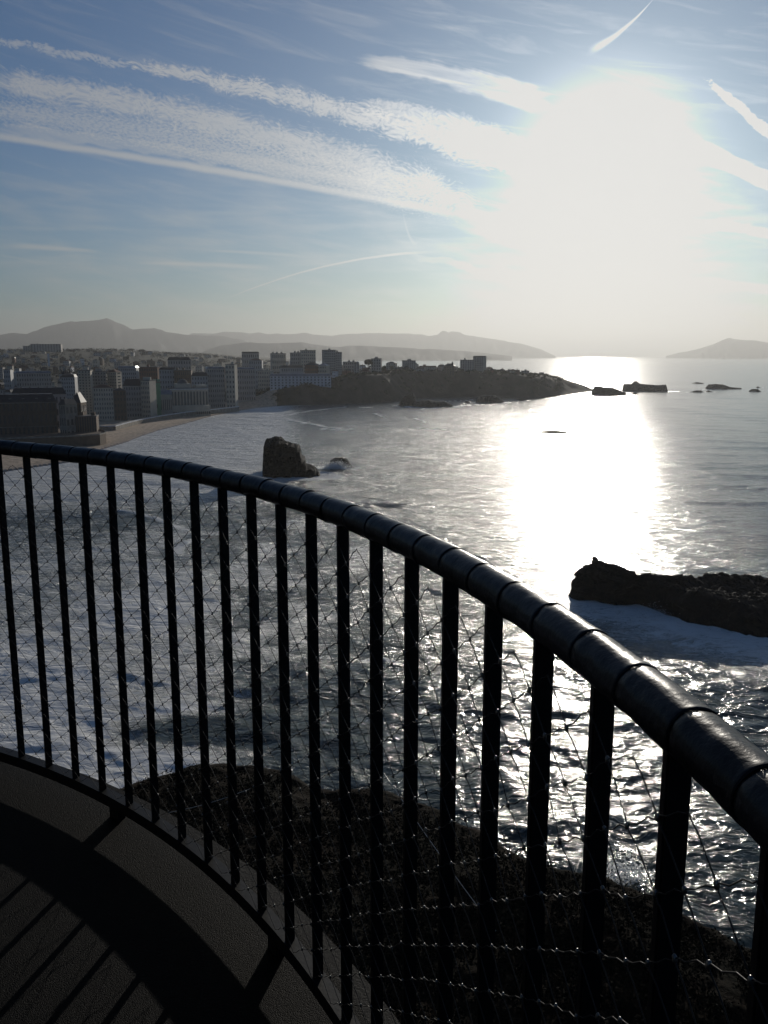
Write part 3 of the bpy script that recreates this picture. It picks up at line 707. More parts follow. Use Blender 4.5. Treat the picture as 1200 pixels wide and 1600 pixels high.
# ------------------------------------------------------------------ buildings
def roof_mesh(kind, w, dp, h, ov, m):
    x0, x1, y0, y1 = -w / 2 - ov, w / 2 + ov, -ov, dp + ov
    mb = MB()
    if kind == 'flat':
        mb.box(x0, x1, y0, y1, 0, .9)
    elif kind == 'hip':
        i = min((y1 - y0) / 2, (x1 - x0) / 2 - .01); ym = (y0 + y1) / 2
        if (x1 - x0) < (y1 - y0): i = (x1 - x0) / 2 - .01
        mb.poly([(x0, y0, 0), (x1, y0, 0), (x1, y1, 0), (x0, y1, 0), (x0 + i, ym if (x1 - x0) >= (y1 - y0) else y0 + i, h), (x1 - i, ym if (x1 - x0) >= (y1 - y0) else y1 - i, h)],
                [(0, 1, 5, 4), (1, 2, 5), (2, 3, 4, 5), (3, 0, 4), (3, 2, 1, 0)])
    elif kind == 'gable':
        ym = (y0 + y1) / 2
        mb.poly([(x0, y0, 0), (x1, y0, 0), (x1, y1, 0), (x0, y1, 0), (x0, ym, h), (x1, ym, h)], [(0, 1, 5, 4), (2, 3, 4, 5), (1, 2, 5), (3, 0, 4), (3, 2, 1, 0)])
    elif kind == 'front_gable':
        mb.poly([(x0, y0, 0), (x1, y0, 0), (x1, y1, 0), (x0, y1, 0), (0, y0, h), (0, y1, h)], [(0, 1, 4), (1, 2, 5, 4), (2, 3, 5), (3, 0, 4, 5), (3, 2, 1, 0)])
    elif kind == 'mansard':
        i = h * .45
        mb.poly([(x0, y0, 0), (x1, y0, 0), (x1, y1, 0), (x0, y1, 0), (x0 + i, y0 + i, h), (x1 - i, y0 + i, h), (x1 - i, y1 - i, h), (x0 + i, y1 - i, h)],
                [(0, 1, 5, 4), (1, 2, 6, 5), (2, 3, 7, 6), (3, 0, 4, 7), (4, 5, 6, 7), (3, 2, 1, 0)])
    return mb.mesh('roof', m)
def win_mesh(w, h, arch=False, surround=None):
    mb = MB(); mb.box(-w / 2, w / 2, -.10, .05, 0, h)
    if arch:
        n = 7; b = len(mb.v)
        for y in (-.10, .05):
            for i in range(n): mb.v.append((w / 2 * math.cos(math.pi * i / (n - 1)), y, h + w / 2 * math.sin(math.pi * i / (n - 1))))
        mb.f.append(tuple(b + i for i in range(n))[::-1])
        for i in range(n - 1): mb.f.append((b + i, b + i + 1, b + n + i + 1, b + n + i))
    return mb.mesh('window', M['glass'])
def building(name, label, cat, x0, x1, ytop, D, dep, wall, roof='flat', rh=0.0, roofm='roof_g', floors=4, cols=6, rot=None, ww=.38, wh=.5, arch=False, side=1, balcony=False,
             group=None, chim=0, base=None, extra=None, sidecols=0, maxwin=88):
    if rot is None: rot = random.Random(label + 'r').choice([-20, -14, -8, -14, 0, 6, 12])
    if roof == 'flat' and cat == 'apartment block' and extra is None and random.Random(label + 'k').random() < .45:
        roof, rh, roofm = random.Random(label + 'q').choice([('mansard', 3.2, 'roof_d'), ('hip', 3.4, 'roof_r'), ('mansard', 2.6, 'roof_z')])
    a0 = math.atan2(x0 - 600, 1370.0); a1 = math.atan2(x1 - 600, 1370.0); a = (a0 + a1) / 2; W = D * (a1 - a0) / max(.55, math.cos(R_(rot))) - (abs(math.sin(R_(rot))) * dep * .9 if rot else 0)
    W = max(W, 4); c = np.array([math.sin(a) * D, math.cos(a) * D])
    zt = ztop((x0 + x1) / 2, ytop, D) - (rh if roof != 'flat' else .9)
    rz = -a + R_(rot)
    pts = np.array([(c[0] + math.cos(rz) * u - math.sin(rz) * v, c[1] + math.sin(rz) * u + math.cos(rz) * v) for u in (-W / 2, W / 2) for v in (0, dep)])
    gz = terrain(pts[:, 0], pts[:, 1]); zb = float(gz.min()) - .5 if base is None else base
    zg = float(gz[[0, 2]].mean()) if base is None else base
    if zt < zb + 4: zt = zb + 5
    H = zt - zb
    o = empty(name, (float(c[0]), float(c[1]), zb), rz); tag(o, label, cat, group)
    MB().box(-W / 2, W / 2, 0, dep, 0, H).build('wall', M[wall], o)
    r = addobj('roof', roof_mesh(roof, W, dep, max(rh, .9), .35, M[roofm]), o, (0, 0, H + .003))
    if roof == 'flat' and W > 9 and not extra:
        rb = random.Random(label); bx_ = MB().box(-1.6, 1.6, -1.6, 1.6, 0, 2.3 + rb.random()).mesh('roof_box', M[wall])
        for k in range(rb.choice([1, 1, 2, 3])): addobj('roof_box', bx_, r, (rb.uniform(-.38, .38) * W, dep * rb.uniform(.3, .7), .903))
    if chim:
        cm_ = MB().box(-.5, .5, -.5, .5, 0, 2.6).mesh('chimney', M['w_brown'])
        for k in range(chim): addobj('chimney', cm_, r, ((k + .5) / chim * W * .8 - W * .4, dep * .5, max(rh, .9) * (.72 if roof != 'flat' else 1)))
    fl = max(1, floors); fh = (zt - max(zb, zg)) / fl; off = max(0, zg - zb); n = 0
    cw = W / cols; wm = win_mesh(cw * ww, fh * wh, arch)
    for j in range(fl):
        for i in range(cols):
            if n >= maxwin: break
            addobj('window', wm, o, (-W / 2 + (i + .5) * cw, 0, off + j * fh + fh * .26)); n += 1
    if sidecols:
        sw = win_mesh(dep / sidecols * .5, fh * .5)
        for j in range(fl):
            for i in range(sidecols):
                if n >= maxwin: break
                q = addobj('window', sw, o, (W / 2 * side, (i + .5) * dep / sidecols, off + j * fh + fh * .26)); q.rotation_euler = (0, 0, R_(90 * side)); n += 1
    if balcony:
        bmm = MB().box(-W / 2 + .3, W / 2 - .3, -1.3, -.003, 0, .2); bmm.box(-W / 2 + .3, W / 2 - .3, -1.3, -1.2, .2, 1.1); bme = bmm.mesh('balcony', M[wall])
        for j in range(1, fl): addobj('balcony', bme, o, (0, 0, off + j * fh))
    if extra: extra(o, W, H, dep, off)
    return o
# --- seafront palace hotel at the left
def pal_extra(o, W, H, dep, off):
    mb = MB()
    for k in range(9): mb.box(-W / 2 + W * (k + .3) / 9, -W / 2 + W * (k + .5) / 9, .6, 2.6, H + .8, H + 3.0)
    d = mb.mesh('dormer', M['stone'])
    one = MB().box(-1.1, 1.1, -1.0, 1.5, 0, 2.6).mesh('dormer', M['stone'])
    for k in range(9): addobj('dormer', one, o, (-W / 2 + W * (k + .5) / 9, 1.8, H + .6))
    MB().box(-W / 2 - .3, W / 2 + .3, -.4, -.003, H - 1.0, H - .3).build('cornice', M['stone'], o)
    MB().box(-W / 2 - .2, W / 2 + .2, -.3, -.003, off + (H - off) * .30, off + (H - off) * .30 + .5).build('string_course', M['stone'], o)
building('palace_hotel', 'long dark stone palace hotel with slate mansard roof, at the left edge above the beach', 'hotel', -110, 84, 617, 790, 18, 'w_brown', 'mansard', 6.5, 'roof_d', 3, 26, 0, .45, .6, True, extra=pal_extra, chim=6)
building('hotel_pavilion', 'end pavilion of the palace hotel whose narrow pale face catches the sun', 'hotel', 80, 104, 624, 783, 16, 'stone', 'mansard', 4.5, 'roof_d', 3, 3, -38, .4, .6, True, sidecols=3)
building('hotel_pavilion', 'tall dark domed-roof pavilion right of the sunlit palace hotel face', 'hotel', 104, 126, 613, 800, 14, 'w_brown', 'mansard', 9, 'roof_d', 3, 3, -20, .4, .6, False, sidecols=3, chim=1)
building('hotel_rotunda', 'low flat roofed colonnaded dining wing beside the dark pavilion', 'hotel wing', 108, 147, 650, 790, 16, 'w_brown', 'flat', 0, 'roof_g', 1, 9, -8, .6, .7, True)
building('attic_block', 'long slate roofed block rising behind the palace hotel roof', 'building', 14, 100, 606, 860, 14, 'w_grey', 'mansard', 6, 'roof_d', 3, 14, 0, chim=5)
# hotel sea terrace
def terrace():
    zt = 9.6; pts = [at(-150, 745), at(60, 742), at(120, 746), at(150, 754), at(160, 768), at(158, 792), at(130, 830), at(-150, 850)]
    c = sum(pts) / len(pts); n = len(pts)
    v = [(p[0] - c[0], p[1] - c[1], z) for z in (-1.5, zt) for p in pts]; f = [tuple(range(n, 2 * n))] + [(i, (i + 1) % n, n + (i + 1) % n, n + i) for i in range(n)] + [tuple(range(n))[::-1]]
    o = empty('hotel_terrace', (c[0], c[1], 0)); tag(o, 'dark retaining wall and terrace of the palace hotel above the left end of the beach', 'sea wall')
    MB().poly(v, f).build('retaining_wall', M['w_brown'], o)
    mb = MB()
    for i in range(n - 2):
        p, q = np.array(v[n + i]), np.array(v[n + i + 1]); L = np.linalg.norm(q - p); d = (q - p) / L; no = np.array([-d[1], d[0], 0]) * .25
        a, b_ = p + no, q + no; a2, b2 = p - no * .0, q - no * .0
        mb.poly([a2, b2, b_, a, a2 + (0, 0, 1.1), b2 + (0, 0, 1.1), b_ + (0, 0, 1.1), a + (0, 0, 1.1)], BF)
    mb.build('parapet', M['stone'], o)
terrace()
def prom():
    P_ = [at(130, 905), at(158, 885), at(176, 885), at(192, 918), at(212, 960), at(247, 1020), at(290, 1085), at(330, 1130), at(372, 1190)]
    c = sum(P_) / len(P_); o = empty('promenade', (c[0], c[1], 0)); tag(o, 'pale seafront promenade wall running along the back of the beach', 'sea wall')
    mb = MB(); m2 = MB()
    for p, q in zip(P_[:-1], P_[1:]):
        d = (q - p) / np.linalg.norm(q - p); no = np.array([-d[1], d[0]]); 
        za = 6.2
        A_ = [p - c, q - c, q - c + no * 10, p - c + no * 10]
        mb.poly([(x, y, z) for z in (-1, za) for x, y in A_], BF)
        A_ = [p - c, q - c, q - c + no * .5, p - c + no * .5]
        m2.poly([(x, y, z) for z in (za, za + 1.1) for x, y in A_], BF)
    mb.build('sea_wall', M['stone'], o); m2.build('parapet', M['w_white'], o)
    lm = MB(); lm.tube([(0, 0, 0), (0, 0, 6)], .12, 6); lm.tube([(0, 0, 6), (0, -.6, 6.5)], .1, 6); lme = lm.mesh('street_lamp', M['w_grey'])
    hd = MB().box(-.3, .3, -1.2, -.4, 6.4, 6.6).mesh('lamp_head', M['w_grey'])
    for i, (p, q) in enumerate(zip(P_[2:-1], P_[3:])):
        m_ = (p + q) / 2; e = empty('street_lamp', (m_[0], m_[1], 6.2)); tag(e, ['lamp post nearest the palace hotel', 'second lamp post from the palace hotel', 'third lamp post from the palace hotel', 'fourth lamp post from the palace hotel', 'lamp post in front of the casino', 'lamp post farthest along the beach, past the casino'][i] + ' on the beach promenade', 'street lamp', 'lamp posts along the beach promenade')
        addobj('pole', lme, e); addobj('lamp_head', hd, e)
prom()
# --- seafront apartment blocks
B = building
B('apartment_tower', 'tall slim tower with stacked balconies just right of the dark hotel pavilion', 'apartment tower', 119, 142, 578, 1040, 16, 'w_cream', floors=16, cols=4, rot=-10, balcony=True, maxwin=64)
B('apartment_block', 'wide stepped balcony block joined to the slim tower', 'apartment block', 142, 164, 580, 1060, 16, 'w_grey', floors=13, cols=5, rot=0, balcony=True)
B('apartment_block', 'tall pale block with sunlit balcony ends, right of the stepped balcony block', 'apartment block', 163, 184, 577, 1075, 15, 'w_cream', floors=14, cols=5, rot=-25, balcony=True, sidecols=1)
B('apartment_block', 'mid height pale block standing in front of the balcony towers', 'apartment block', 143, 174, 601, 1000, 14, 'w_cream', floors=7, cols=8, rot=0)
B('villa', 'small dark brown gabled villa with a pale cap between pale seafront blocks', 'villa', 174, 194, 606, 1000, 14, 'w_brown', 'hip', 3, 'roof_d', 5, 4, 0, chim=1)
B('apartment_block', 'broad grey seafront block under a dark slate roof', 'apartment block', 190, 222, 592, 1040, 16, 'w_grey', 'mansard', 8, 'roof_d', 6, 8, 0, chim=2)
B('apartment_block', 'grey seafront block with one sunlit cream end wall', 'apartment block', 214, 236, 594, 1030, 18, 'w_cream', floors=8, cols=5, rot=-24, balcony=True)
B('scaffolded_building', 'building wrapped in pale green scaffold netting beside the casino', 'building', 236, 249, 597, 1060, 14, 'w_green', floors=1, cols=1, rot=0, ww=.1, wh=.1)
# --- casino
def cas_extra(o, W, H, dep, off):
    MB().box(-W / 2 - .5, W / 2 + .5, -.8, -.003, H - 1.2, H - .2).build('cornice', M['w_white'], o)
    mb = MB().box(-W / 2, W / 2, -12, -.004, 0, off + (H - off) * .36); mb.build('lower_colonnade', M['w_cream'], o)
    wm = win_mesh(2.2, 2.6, True)
    for k in range(18): addobj('arch', wm, o, (-W / 2 + W * (k + .5) / 18, -12.0, off + .5))
    MB().box(-W / 2 + 8, -W / 2 + 26, 5, dep - 4, H + .9, H + 6).build('stage_house', M['w_cream'], o)
    lathe(MB(), [(6.5, H + 6.005), (6.2, H + 8), (4.5, H + 10), (2, H + 11.2), (.05, H + 11.6)], 20).build('dome', M['roof_g'], o, True, (-W / 2 + 17, dep / 2, 0))
    MB().box(W / 2 - 14, W / 2 - 1, 2, dep - 2, H + .9, H + 4.0).build('end_pavilion', M['w_cream'], o)
B('casino', 'long low pale casino with arched windows and terraces at the back of the beach', 'casino', 262, 326, 606, 1110, 26, 'w_cream', floors=1, cols=12, rot=10, ww=.5, wh=.6, arch=True, extra=cas_extra)
B('pool_hall', 'low hall with a blue glazed roof at the left end of the casino', 'hall', 240, 268, 610, 1085, 16, 'w_grey', 'gable', 5, 'roof_z', 1, 8, 8)
# --- blocks behind
B('apartment_block', 'blue grey block behind the right end of the casino', 'apartment block', 298, 324, 582, 1210, 16, 'w_blue', 'mansard', 5, 'roof_d', 7, 6, 0, chim=2)
B('apartment_block', 'flat topped grey block left of the tower with a sunlit end wall', 'apartment block', 322, 352, 573, 1230, 16, 'w_grey', floors=8, cols=8)
B('apartment_tower', 'square tower whose pinkish right end wall catches the sun', 'apartment tower', 350, 368, 569, 1225, 14, 'w_cream', floors=9, cols=3, rot=-16, sidecols=0)
B('apartment_block', 'dark broad block with a flat slate roof above the casino dome', 'apartment block', 262, 298, 558, 1500, 20, 'w_grey', 'mansard', 5, 'roof_d', 7, 9, 0)
B('apartment_block', 'mauve grey block left of the blue grey block', 'apartment block', 248, 272, 574, 1250, 16, 'w_blue', floors=7, cols=6)
B('apartment_block', 'dark block with ribbon windows between mauve and blue grey blocks', 'apartment block', 270, 299, 578, 1240, 16, 'w_brown', floors=6, cols=8)
B('apartment_block', 'wide hazy pale slab above and behind the balcony towers', 'apartment block', 182, 214, 572, 1420, 18, 'w_blue', floors=8, cols=9)
B('apartment_block', 'rusty brown block beside the wide hazy pale slab', 'apartment block', 214, 248, 573, 1380, 18, 'w_brick', floors=7, cols=8)
B('apartment_block', 'pale broad block with dark flat roof left of the slim tower', 'apartment block', 92, 117, 585, 1250, 16, 'w_blue', 'mansard', 4, 'roof_d', 7, 6)
B('church', 'small blue roofed church with little pointed turrets above the palace hotel', 'church', 90, 112, 578, 1500, 18, 'w_blue', 'hip', 7, 'roof_d', 3, 4, extra=lambda o, W, H, dep, off: [lathe(MB(), [(1.6, H - 2), (1.6, H + 7), (.02, H + 12)], 8).build('turret', M['roof_d'], o, False, (x, 4, 0)) for x in (-W / 3, 0, W / 3)])
B('apartment_block', 'long grey horizontal block left of the blue roofed church', 'apartment block', 22, 80, 580, 1350, 16, 'w_grey', floors=6, cols=14)
B('apartment_block', 'mauve plastered block near the left edge above the palace hotel', 'apartment block', 2, 17, 577, 1300, 16, 'w_blue', floors=7, cols=4)
B('hilltop_block', 'huge flat topped slab block on the far hill under the twin peaks at left', 'building', 48, 98, 537.5, 3300, 40, 'w_grey', floors=8, cols=11)
B('hilltop_block', 'lower wing at the left end of the huge hilltop slab', 'building', 36, 50, 540.5, 3300, 30, 'w_grey', floors=6, cols=3)
B('white_chimney_tower', 'thin white tower standing alone below the hilltop slab', 'tower', 75.6, 77.6, 552, 2300, 4, 'w_white', floors=1, cols=1, ww=.1, wh=.05)
B('apartment_block', 'long white block on the ridge left of the skyline towers', 'apartment block', 378, 405, 549.5, 1900, 16, 'w_grey', floors=5, cols=8)
B('apartment_block', 'flat topped pale block crowning the ridge by the brightest horizon haze', 'apartment block', 424, 448, 552, 1750, 16, 'w_cream', floors=5, cols=7)
B('apartment_block', 'lower half of the twin towers left of the tallest skyline tower', 'apartment block', 452, 472, 551, 1700, 16, 'w_grey', floors=7, cols=6)
B('apartment_tower', 'taller half of the twin towers left of the tallest skyline tower', 'apartment tower', 470, 494, 547, 1680, 18, 'w_cream', floors=9, cols=7)
B('apartment_tower', 'tallest skyline tower with a stepped top, above the white grand hotel', 'apartment tower', 505, 526, 546.5, 1560, 18, 'w_grey', floors=12, cols=6)
B('apartment_tower', 'slightly lower right half of the tallest stepped skyline tower', 'apartment tower', 524, 535, 550, 1562, 18, 'w_grey', floors=11, cols=3)
B('grand_hotel', 'long white grand hotel with rows of windows on the cliff above the bay', 'hotel', 421, 517, 584, 1390, 18, 'w_white', 'mansard', 3.5, 'roof_z', 5, 17, 0, .42, .52)
B('mansion', 'dark roofed mansion rising directly behind the grand white hotel', 'mansion', 474, 497, 566, 1480, 16, 'w_brick', 'hip', 5, 'roof_d', 4, 6, chim=2)
B('mansion', 'mansion with a sun-bright zinc roof right behind the grand white hotel', 'mansion', 494, 512, 567, 1480, 16, 'w_cream', 'hip', 4.5, 'roof_z', 4, 5)
B('terrace_houses', 'row of purple grey roofs left behind the grand white hotel', 'houses', 438, 475, 571, 1460, 14, 'w_blue', 'mansard', 4, 'roof_d', 4, 10, chim=6)
B('apartment_block', 'pale blue block between the sunlit ended tower and the grand hotel', 'apartment block', 388, 410, 560, 1560, 16, 'w_blue', floors=6, cols=6)
B('apartment_block', 'dim cream block left of the grand white hotel over the dark trees', 'apartment block', 400, 424, 579, 1420, 16, 'w_cream', floors=5, cols=7)
B('apartment_block', 'greenish grey block right of the tower with the sunlit end wall', 'apartment block', 370, 398, 574, 1330, 16, 'w_grey', floors=6, cols=8)
# --- headland skyline
B('apartment_block', 'low long block on the headland just right of the tallest skyline tower', 'apartment block', 536, 560, 565, 1640, 16, 'w_grey', floors=4, cols=7)
B('apartment_block', 'block with a small roof box beside the umbrella pine', 'apartment block', 579, 596, 560, 1560, 15, 'w_grey', floors=5, cols=4, extra=lambda o, W, H, dep, off: MB().box(-3, 3, 4, 10, H + .905, H + 3.6).build('roof_box', M['w_grey'], o))
B('villa', 'stepped villa with a steep roof between the pine block and the squat square block', 'villa', 602, 619, 565, 1660, 14, 'w_cream', 'hip', 3, 'roof_d', 4, 4)
B('apartment_block', 'squat square block standing alone on the middle of the headland skyline', 'apartment block', 629, 650, 563, 1640, 16, 'w_grey', floors=5, cols=6)
B('villa', 'low long villa right of the squat square block', 'villa', 656, 683, 571.5, 1660, 12, 'w_cream', 'gable', 2.5, 'roof_r', 3, 7)
B('villa', 'turreted villa with steep dark roofs near the twin headland tower', 'villa', 693, 711, 568, 1640, 13, 'w_brown', 'hip', 4.5, 'roof_d', 4, 4, chim=2, extra=lambda o, W, H, dep, off: lathe(MB(), [(2.2, H - 3), (2.2, H + 4), (.02, H + 9)], 10).build('turret', M['roof_d'], o, False, (W * .28, 2, 0)))
B('apartment_tower', 'lower left half of the twin tower that ends the headland skyline', 'apartment tower', 719, 741, 562, 1680, 16, 'w_grey', floors=7, cols=6)
B('apartment_tower', 'higher right half of the twin tower, with a stepped crown', 'apartment tower', 737, 757, 556, 1685, 18, 'w_grey', 'mansard', 2.5, 'roof_d', 8, 6)
B('blockhouse', 'lone square building far out on the headland ridge', 'building', 815, 828, 579, 1780, 12, 'w_grey', floors=2, cols=3)
B('blockhouse', 'tiny low hut last on the headland ridge towards the point', 'hut', 842, 850, 588.5, 1820, 8, 'w_grey', 'gable', 1.5, 'roof_d', 1, 2)
B('villa', 'small pale villa in the greenery below the pine', 'villa', 563, 579, 578, 1500, 10, 'w_cream', 'hip', 3, 'roof_r', 3, 4)
B('villa', 'bright ended little house right of the grand white hotel', 'villa', 517, 526, 578, 1440, 10, 'w_white', 'gable', 2, 'roof_r', 3, 2, -25)

# --- ordinary town houses
ORD = ['', 'first', 'second', 'third', 'fourth', 'fifth', 'sixth', 'seventh', 'eighth', 'ninth', 'tenth', 'eleventh', 'twelfth', 'thirteenth', 'fourteenth', 'fifteenth', 'sixteenth', 'seventeenth', 'eighteenth', 'nineteenth', 'twentieth']
def ordw(n):
    if n <= 20: return ORD[n]
    if n % 10 == 0: return {3: 'thirtieth', 4: 'fortieth', 5: 'fiftieth', 6: 'sixtieth', 7: 'seventieth'}[n // 10]
    return {2: 'twenty', 3: 'thirty', 4: 'forty', 5: 'fifty', 6: 'sixty', 7: 'seventy'}[n // 10] + ' ' + ORD[n % 10]
def houses():
    rr = random.Random(21)
    rows = [(1130, 1270, 'lowest town row', 34), (1290, 1440, 'second town row', 38), (1480, 1700, 'third town row', 46), (1760, 2100, 'fourth town row', 50), (2250, 2800, 'hazy fifth town row', 70), (2950, 3900, 'faint farthest town row', 62), (1560, 1780, 'headland row', 36)]
    WC = [('w_white', 'white'), ('w_cream', 'cream'), ('w_grey', 'grey'), ('w_brown', 'brown'), ('w_blue', 'blue grey'), ('w_cream', 'cream'), ('w_brick', 'brick')]
    RC = [('hip', 'roof_r', 'hipped tile roofed'), ('gable', 'roof_r', 'tile gabled'), ('mansard', 'roof_d', 'slate mansard roofed'), ('flat', 'roof_g', 'flat roofed'), ('front_gable', 'roof_d', 'dark gabled'), ('hip', 'roof_d', 'slate hipped')]
    for d0, d1, rn, n in rows:
        lst = []; hl = rn == 'headland row'
        for k in range(n):
            px = (540 + (k + rr.uniform(.1, .9)) * (270 / n)) if hl else -20 + (k + rr.uniform(.1, .9)) * (600 / n); D = rr.uniform(d0, d1); p = at(px, D)
            if float(sdist(np.array([p[0]]), np.array([p[1]]), POLY)[0]) < (125 if px < 430 else (40 if hl else 60)) or (412 < px < 528 and D < 1420) or (px > 590 and not hl) or (D > 2000 and px > 520): continue
            lst.append((px, D))
        for i, (px, D) in enumerate(lst):
            wpx = rr.uniform(8, 17) * (1300 / D) ** .45 * (.8 if hl else 1); hm = rr.choice([6, 7, 9, 10] if hl else [8, 9, 11, 13, 16, 20]); p = at(px, D)
            z = float(terrain(np.array([p[0]]), np.array([p[1]]))[0]); py = 555.5 + (CAMZ - z - hm) / D * F
            py = max(py, 548.5 if px < 360 else 553)
            wk, wn = rr.choice(WC); rk, rm, rdn = rr.choice(RC)
            fl = max(2, int(hm / 3.3)); dp = rr.uniform(9, 15)
            B('town_house', '%s %s house, %s from left in the %s' % (wn, rdn, ordw(i + 1), rn), 'house', px - wpx / 2, px + wpx / 2, py, D, dp, wk, rk, {'flat': 0, 'mansard': 3}.get(rk, 3.4), rm, fl if D < 2200 else 2, max(2, int(wpx / 3.2)) if D < 2200 else 3,
              rr.choice([0, 0, -20, 15, -35]), group='town houses on the hillside', chim=rr.choice([0, 1, 1, 2]) if D < 2200 else 0, maxwin=16)
houses()

# ------------------------------------------------------------------ trees and greenery
def crown_mesh(name, blobs, m, seed, leaf, per):
    rr = np.random.default_rng(seed); V_ = []; Fc = []
    for (cx, cy, cz, rx, rz_) in blobs:
        for q in range(per):
            u = rr.normal(size=3); u /= np.linalg.norm(u); k = rr.uniform(.55, 1.05)
            c = np.array([cx, cy, cz]) + u * (rx, rx, rz_) * k
            a = rr.normal(size=3); a /= np.linalg.norm(a); b = np.cross(a, rr.normal(size=3)); b /= np.linalg.norm(b); L = leaf * rr.uniform(.5, 1.3); n = len(V_)
            V_ += [c - a * L, c - b * L * .8, c + a * L, c + b * L * .8]; Fc.append((n, n + 1, n + 2, n + 3))
    return mesh_np(name, V_, Fc, m, False)
def tree(px, ytop, D, wpx, label, seed, umbrella=False, cat='tree'):
    rr = random.Random(seed); p = at(px, D); z = float(terrain(np.array([p[0]]), np.array([p[1]]))[0]); H = max(5, ztop(px, ytop, D) - z); W = wpx / F * D
    o = empty('pine_tree' if umbrella else 'tree', (float(p[0]), float(p[1]), z)); tag(o, label, cat)
    mb = MB(); mb.tube([(0, 0, -1), (.2, 0, H * .35), (.1, .2, H * .75)], [H * .035, H * .026, H * .014], 7)
    for k in range(4):
        a = k * 1.6; mb.tube([(.15, 0, H * .5), (math.cos(a) * W * .25, math.sin(a) * W * .25, H * .72)], [H * .015, H * .006], 5)
    mb.build('trunk', M['trunk'], o, True)
    bl = []
    for k in range(11):
        a = rr.uniform(0, 6.28); q = rr.uniform(0, .34) * W
        bl.append((math.cos(a) * q, math.sin(a) * q, H * (rr.uniform(.74, .86) if umbrella else rr.uniform(.42, .80)), W * rr.uniform(.16, .26), H * (.12 if umbrella else .17)))
    addobj('crown', crown_mesh('crown', bl, M['green'], seed, H * .05, 120), o)
tree(575, 561, 1560, 16, 'round crowned pine on the headland skyline beside the block with a roof box', 1, True)
tree(773, 577, 1730, 8, 'small pointed tree on the headland ridge right of the twin tower', 2)
tree(789, 579, 1740, 9, 'low wind-bent tree between the pointed tree and the lone square building', 3, True)
tree(801, 580, 1740, 8, 'bushy tree just left of the lone square building on the ridge', 4)
tree(765, 581, 1700, 8, 'low rounded tree at the foot of the twin tower', 5)
tree(206, 544, 3500, 13, 'tallest round tree on the town skyline at left', 6)
tree(224, 545, 3500, 17, 'broad crowned tree right of the tallest round tree on the left skyline', 7)
tree(612, 571, 1640, 8, 'small tree tucked by the stepped villa on the headland', 8)
tree(600, 570, 1540, 9, 'bushy tree right of the block with a roof box', 9)
tree(876, 594, 1790, 8, 'last stunted tree near the headland point', 10)
def greenery():
    rr = np.random.default_rng(12); bl = []
    def put(px, D, dmin, s):
        p = at(px, D); d = float(sdist(np.array([p[0]]), np.array([p[1]]), POLY)[0])
        if d < dmin: return
        z = float(terrain(np.array([p[0]]), np.array([p[1]]), np.array([d]))[0]); bl.append((p[0], p[1], z + s * .3, s, s * .7))
    for k in range(1500): put(rr.uniform(430, 880), rr.uniform(1310, 1900), 12, rr.uniform(2.0, 4.8))
    for k in range(420): put(rr.uniform(325, 440), rr.uniform(1180, 1420), 90, rr.uniform(3, 6.5))
    for k in range(420): put(rr.uniform(-10, 330), rr.uniform(1000, 2200), 112, rr.uniform(2.5, 4.5))
    for k in range(700): put(rr.uniform(-10, 420), rr.uniform(2000, 4600), 100, rr.uniform(5, 11))
    for k in range(200): put(rr.uniform(-20, 210), rr.uniform(4000, 5600), 100, rr.uniform(8, 16))
    for k in range(260): put(rr.uniform(150, 330), rr.uniform(925, 1100), 96, rr.uniform(1.6, 3.2))
    o = addobj('greenery', crown_mesh('greenery', bl, M['green'], 33, 1.3, 46)); tag(o, 'dark trees and bushes massed over the headland cliffs and between the houses', 'greenery', kind='stuff')
greenery()

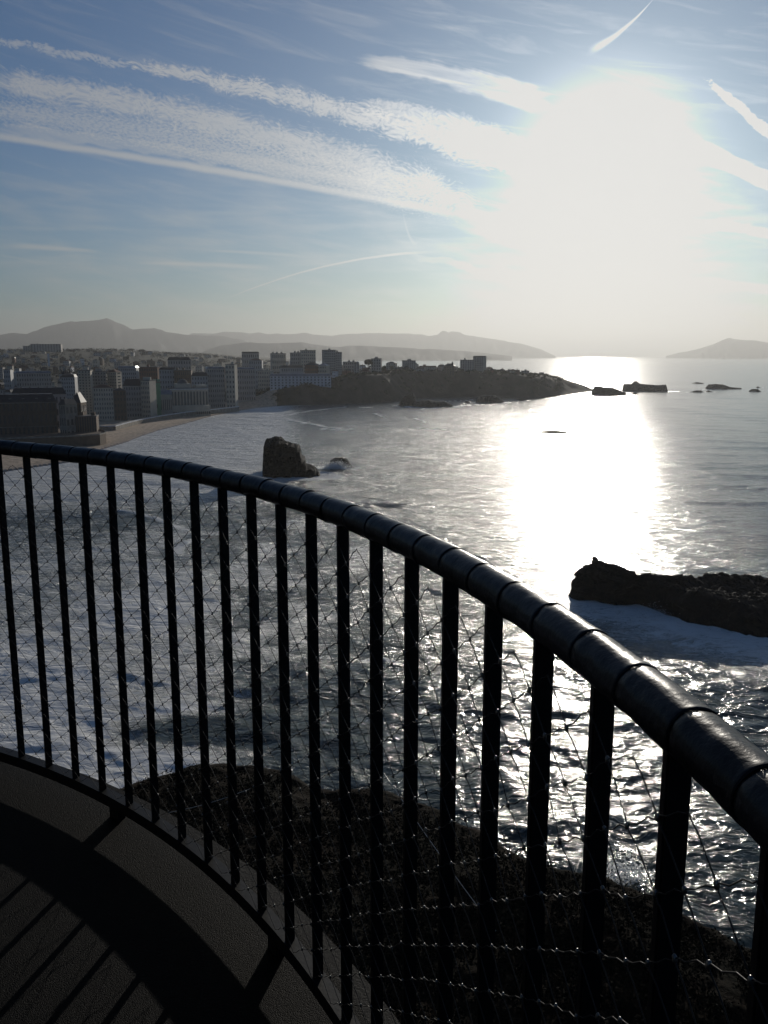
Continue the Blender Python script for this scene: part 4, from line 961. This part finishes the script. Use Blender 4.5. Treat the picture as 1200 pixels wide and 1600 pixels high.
# ------------------------------------------------------------------ spray thrown up by the rocks
def spray(label, px, py, up, rx, n, seed):
    rr = np.random.default_rng(seed); p = G(px, py); V_ = []; Fc = []
    for k in range(n):
        h = abs(rr.normal()) * up * .45; c = np.array([rr.normal() * rx * (1 - .4 * min(1, h / up)), rr.normal() * rx * .5, h])
        a = rr.normal(size=3); a /= np.linalg.norm(a); b = np.cross(a, rr.normal(size=3)); b /= np.linalg.norm(b); L = rr.uniform(.10, .42) * up * .14; q = len(V_)
        V_ += [c - a * L, c - b * L, c + a * L, c + b * L]; Fc.append((q, q + 1, q + 2, q + 3))
    o = addobj('sea_spray', mesh_np('sea_spray', V_, Fc, M['foam'], False), None, (float(p[0]), float(p[1]), 0)); tag(o, label, 'spray', kind='stuff')
M['foam'] = bpy.data.materials.new('foam_spray'); M['foam'].use_nodes = True
_n = M['foam'].node_tree.nodes; _l = M['foam'].node_tree.links; _n.clear()
_o = _n.new('ShaderNodeOutputMaterial'); _x = _n.new('ShaderNodeMixShader'); _d = _n.new('ShaderNodeBsdfDiffuse'); _t = _n.new('ShaderNodeBsdfTranslucent')
_d.inputs[0].default_value = _t.inputs[0].default_value = (.85, .87, .88, 1); _x.inputs[0].default_value = .6
_l.new(_d.outputs[0], _x.inputs[1]); _l.new(_t.outputs[0], _x.inputs[2]); _l.new(_x.outputs[0], _o.inputs[0])
spray('white spray bursting over the small dark rock in the bay', 524, 733, 4.6, 5.5, 4200, 1)
spray('white spray against the front of the big rock platform', 1015, 962, 2.2, 4.5, 1500, 2)
spray('white spray at the foot of the cliff top below the railing', 975, 1378, 4.0, 2.0, 900, 3)

# ------------------------------------------------------------------ haze
HZD = 5.4e-5
hb = MB().box(-47000, 47000, -47000, 47000, -8, 1150).mesh('haze')
hm = bpy.data.materials.new('haze_air'); hm.use_nodes = True; hn = hm.node_tree.nodes; hn.clear()
ho = hn.new('ShaderNodeOutputMaterial'); hv = hn.new('ShaderNodeVolumePrincipled'); hm.node_tree.links.new(hv.outputs[0], ho.inputs['Volume'])
hv.inputs['Color'].default_value = (.50, .51, .515, 1); hv.inputs['Density'].default_value = HZD; hv.inputs['Anisotropy'].default_value = .58
hb.materials.append(hm); tag(addobj('haze', hb), kind='stuff')
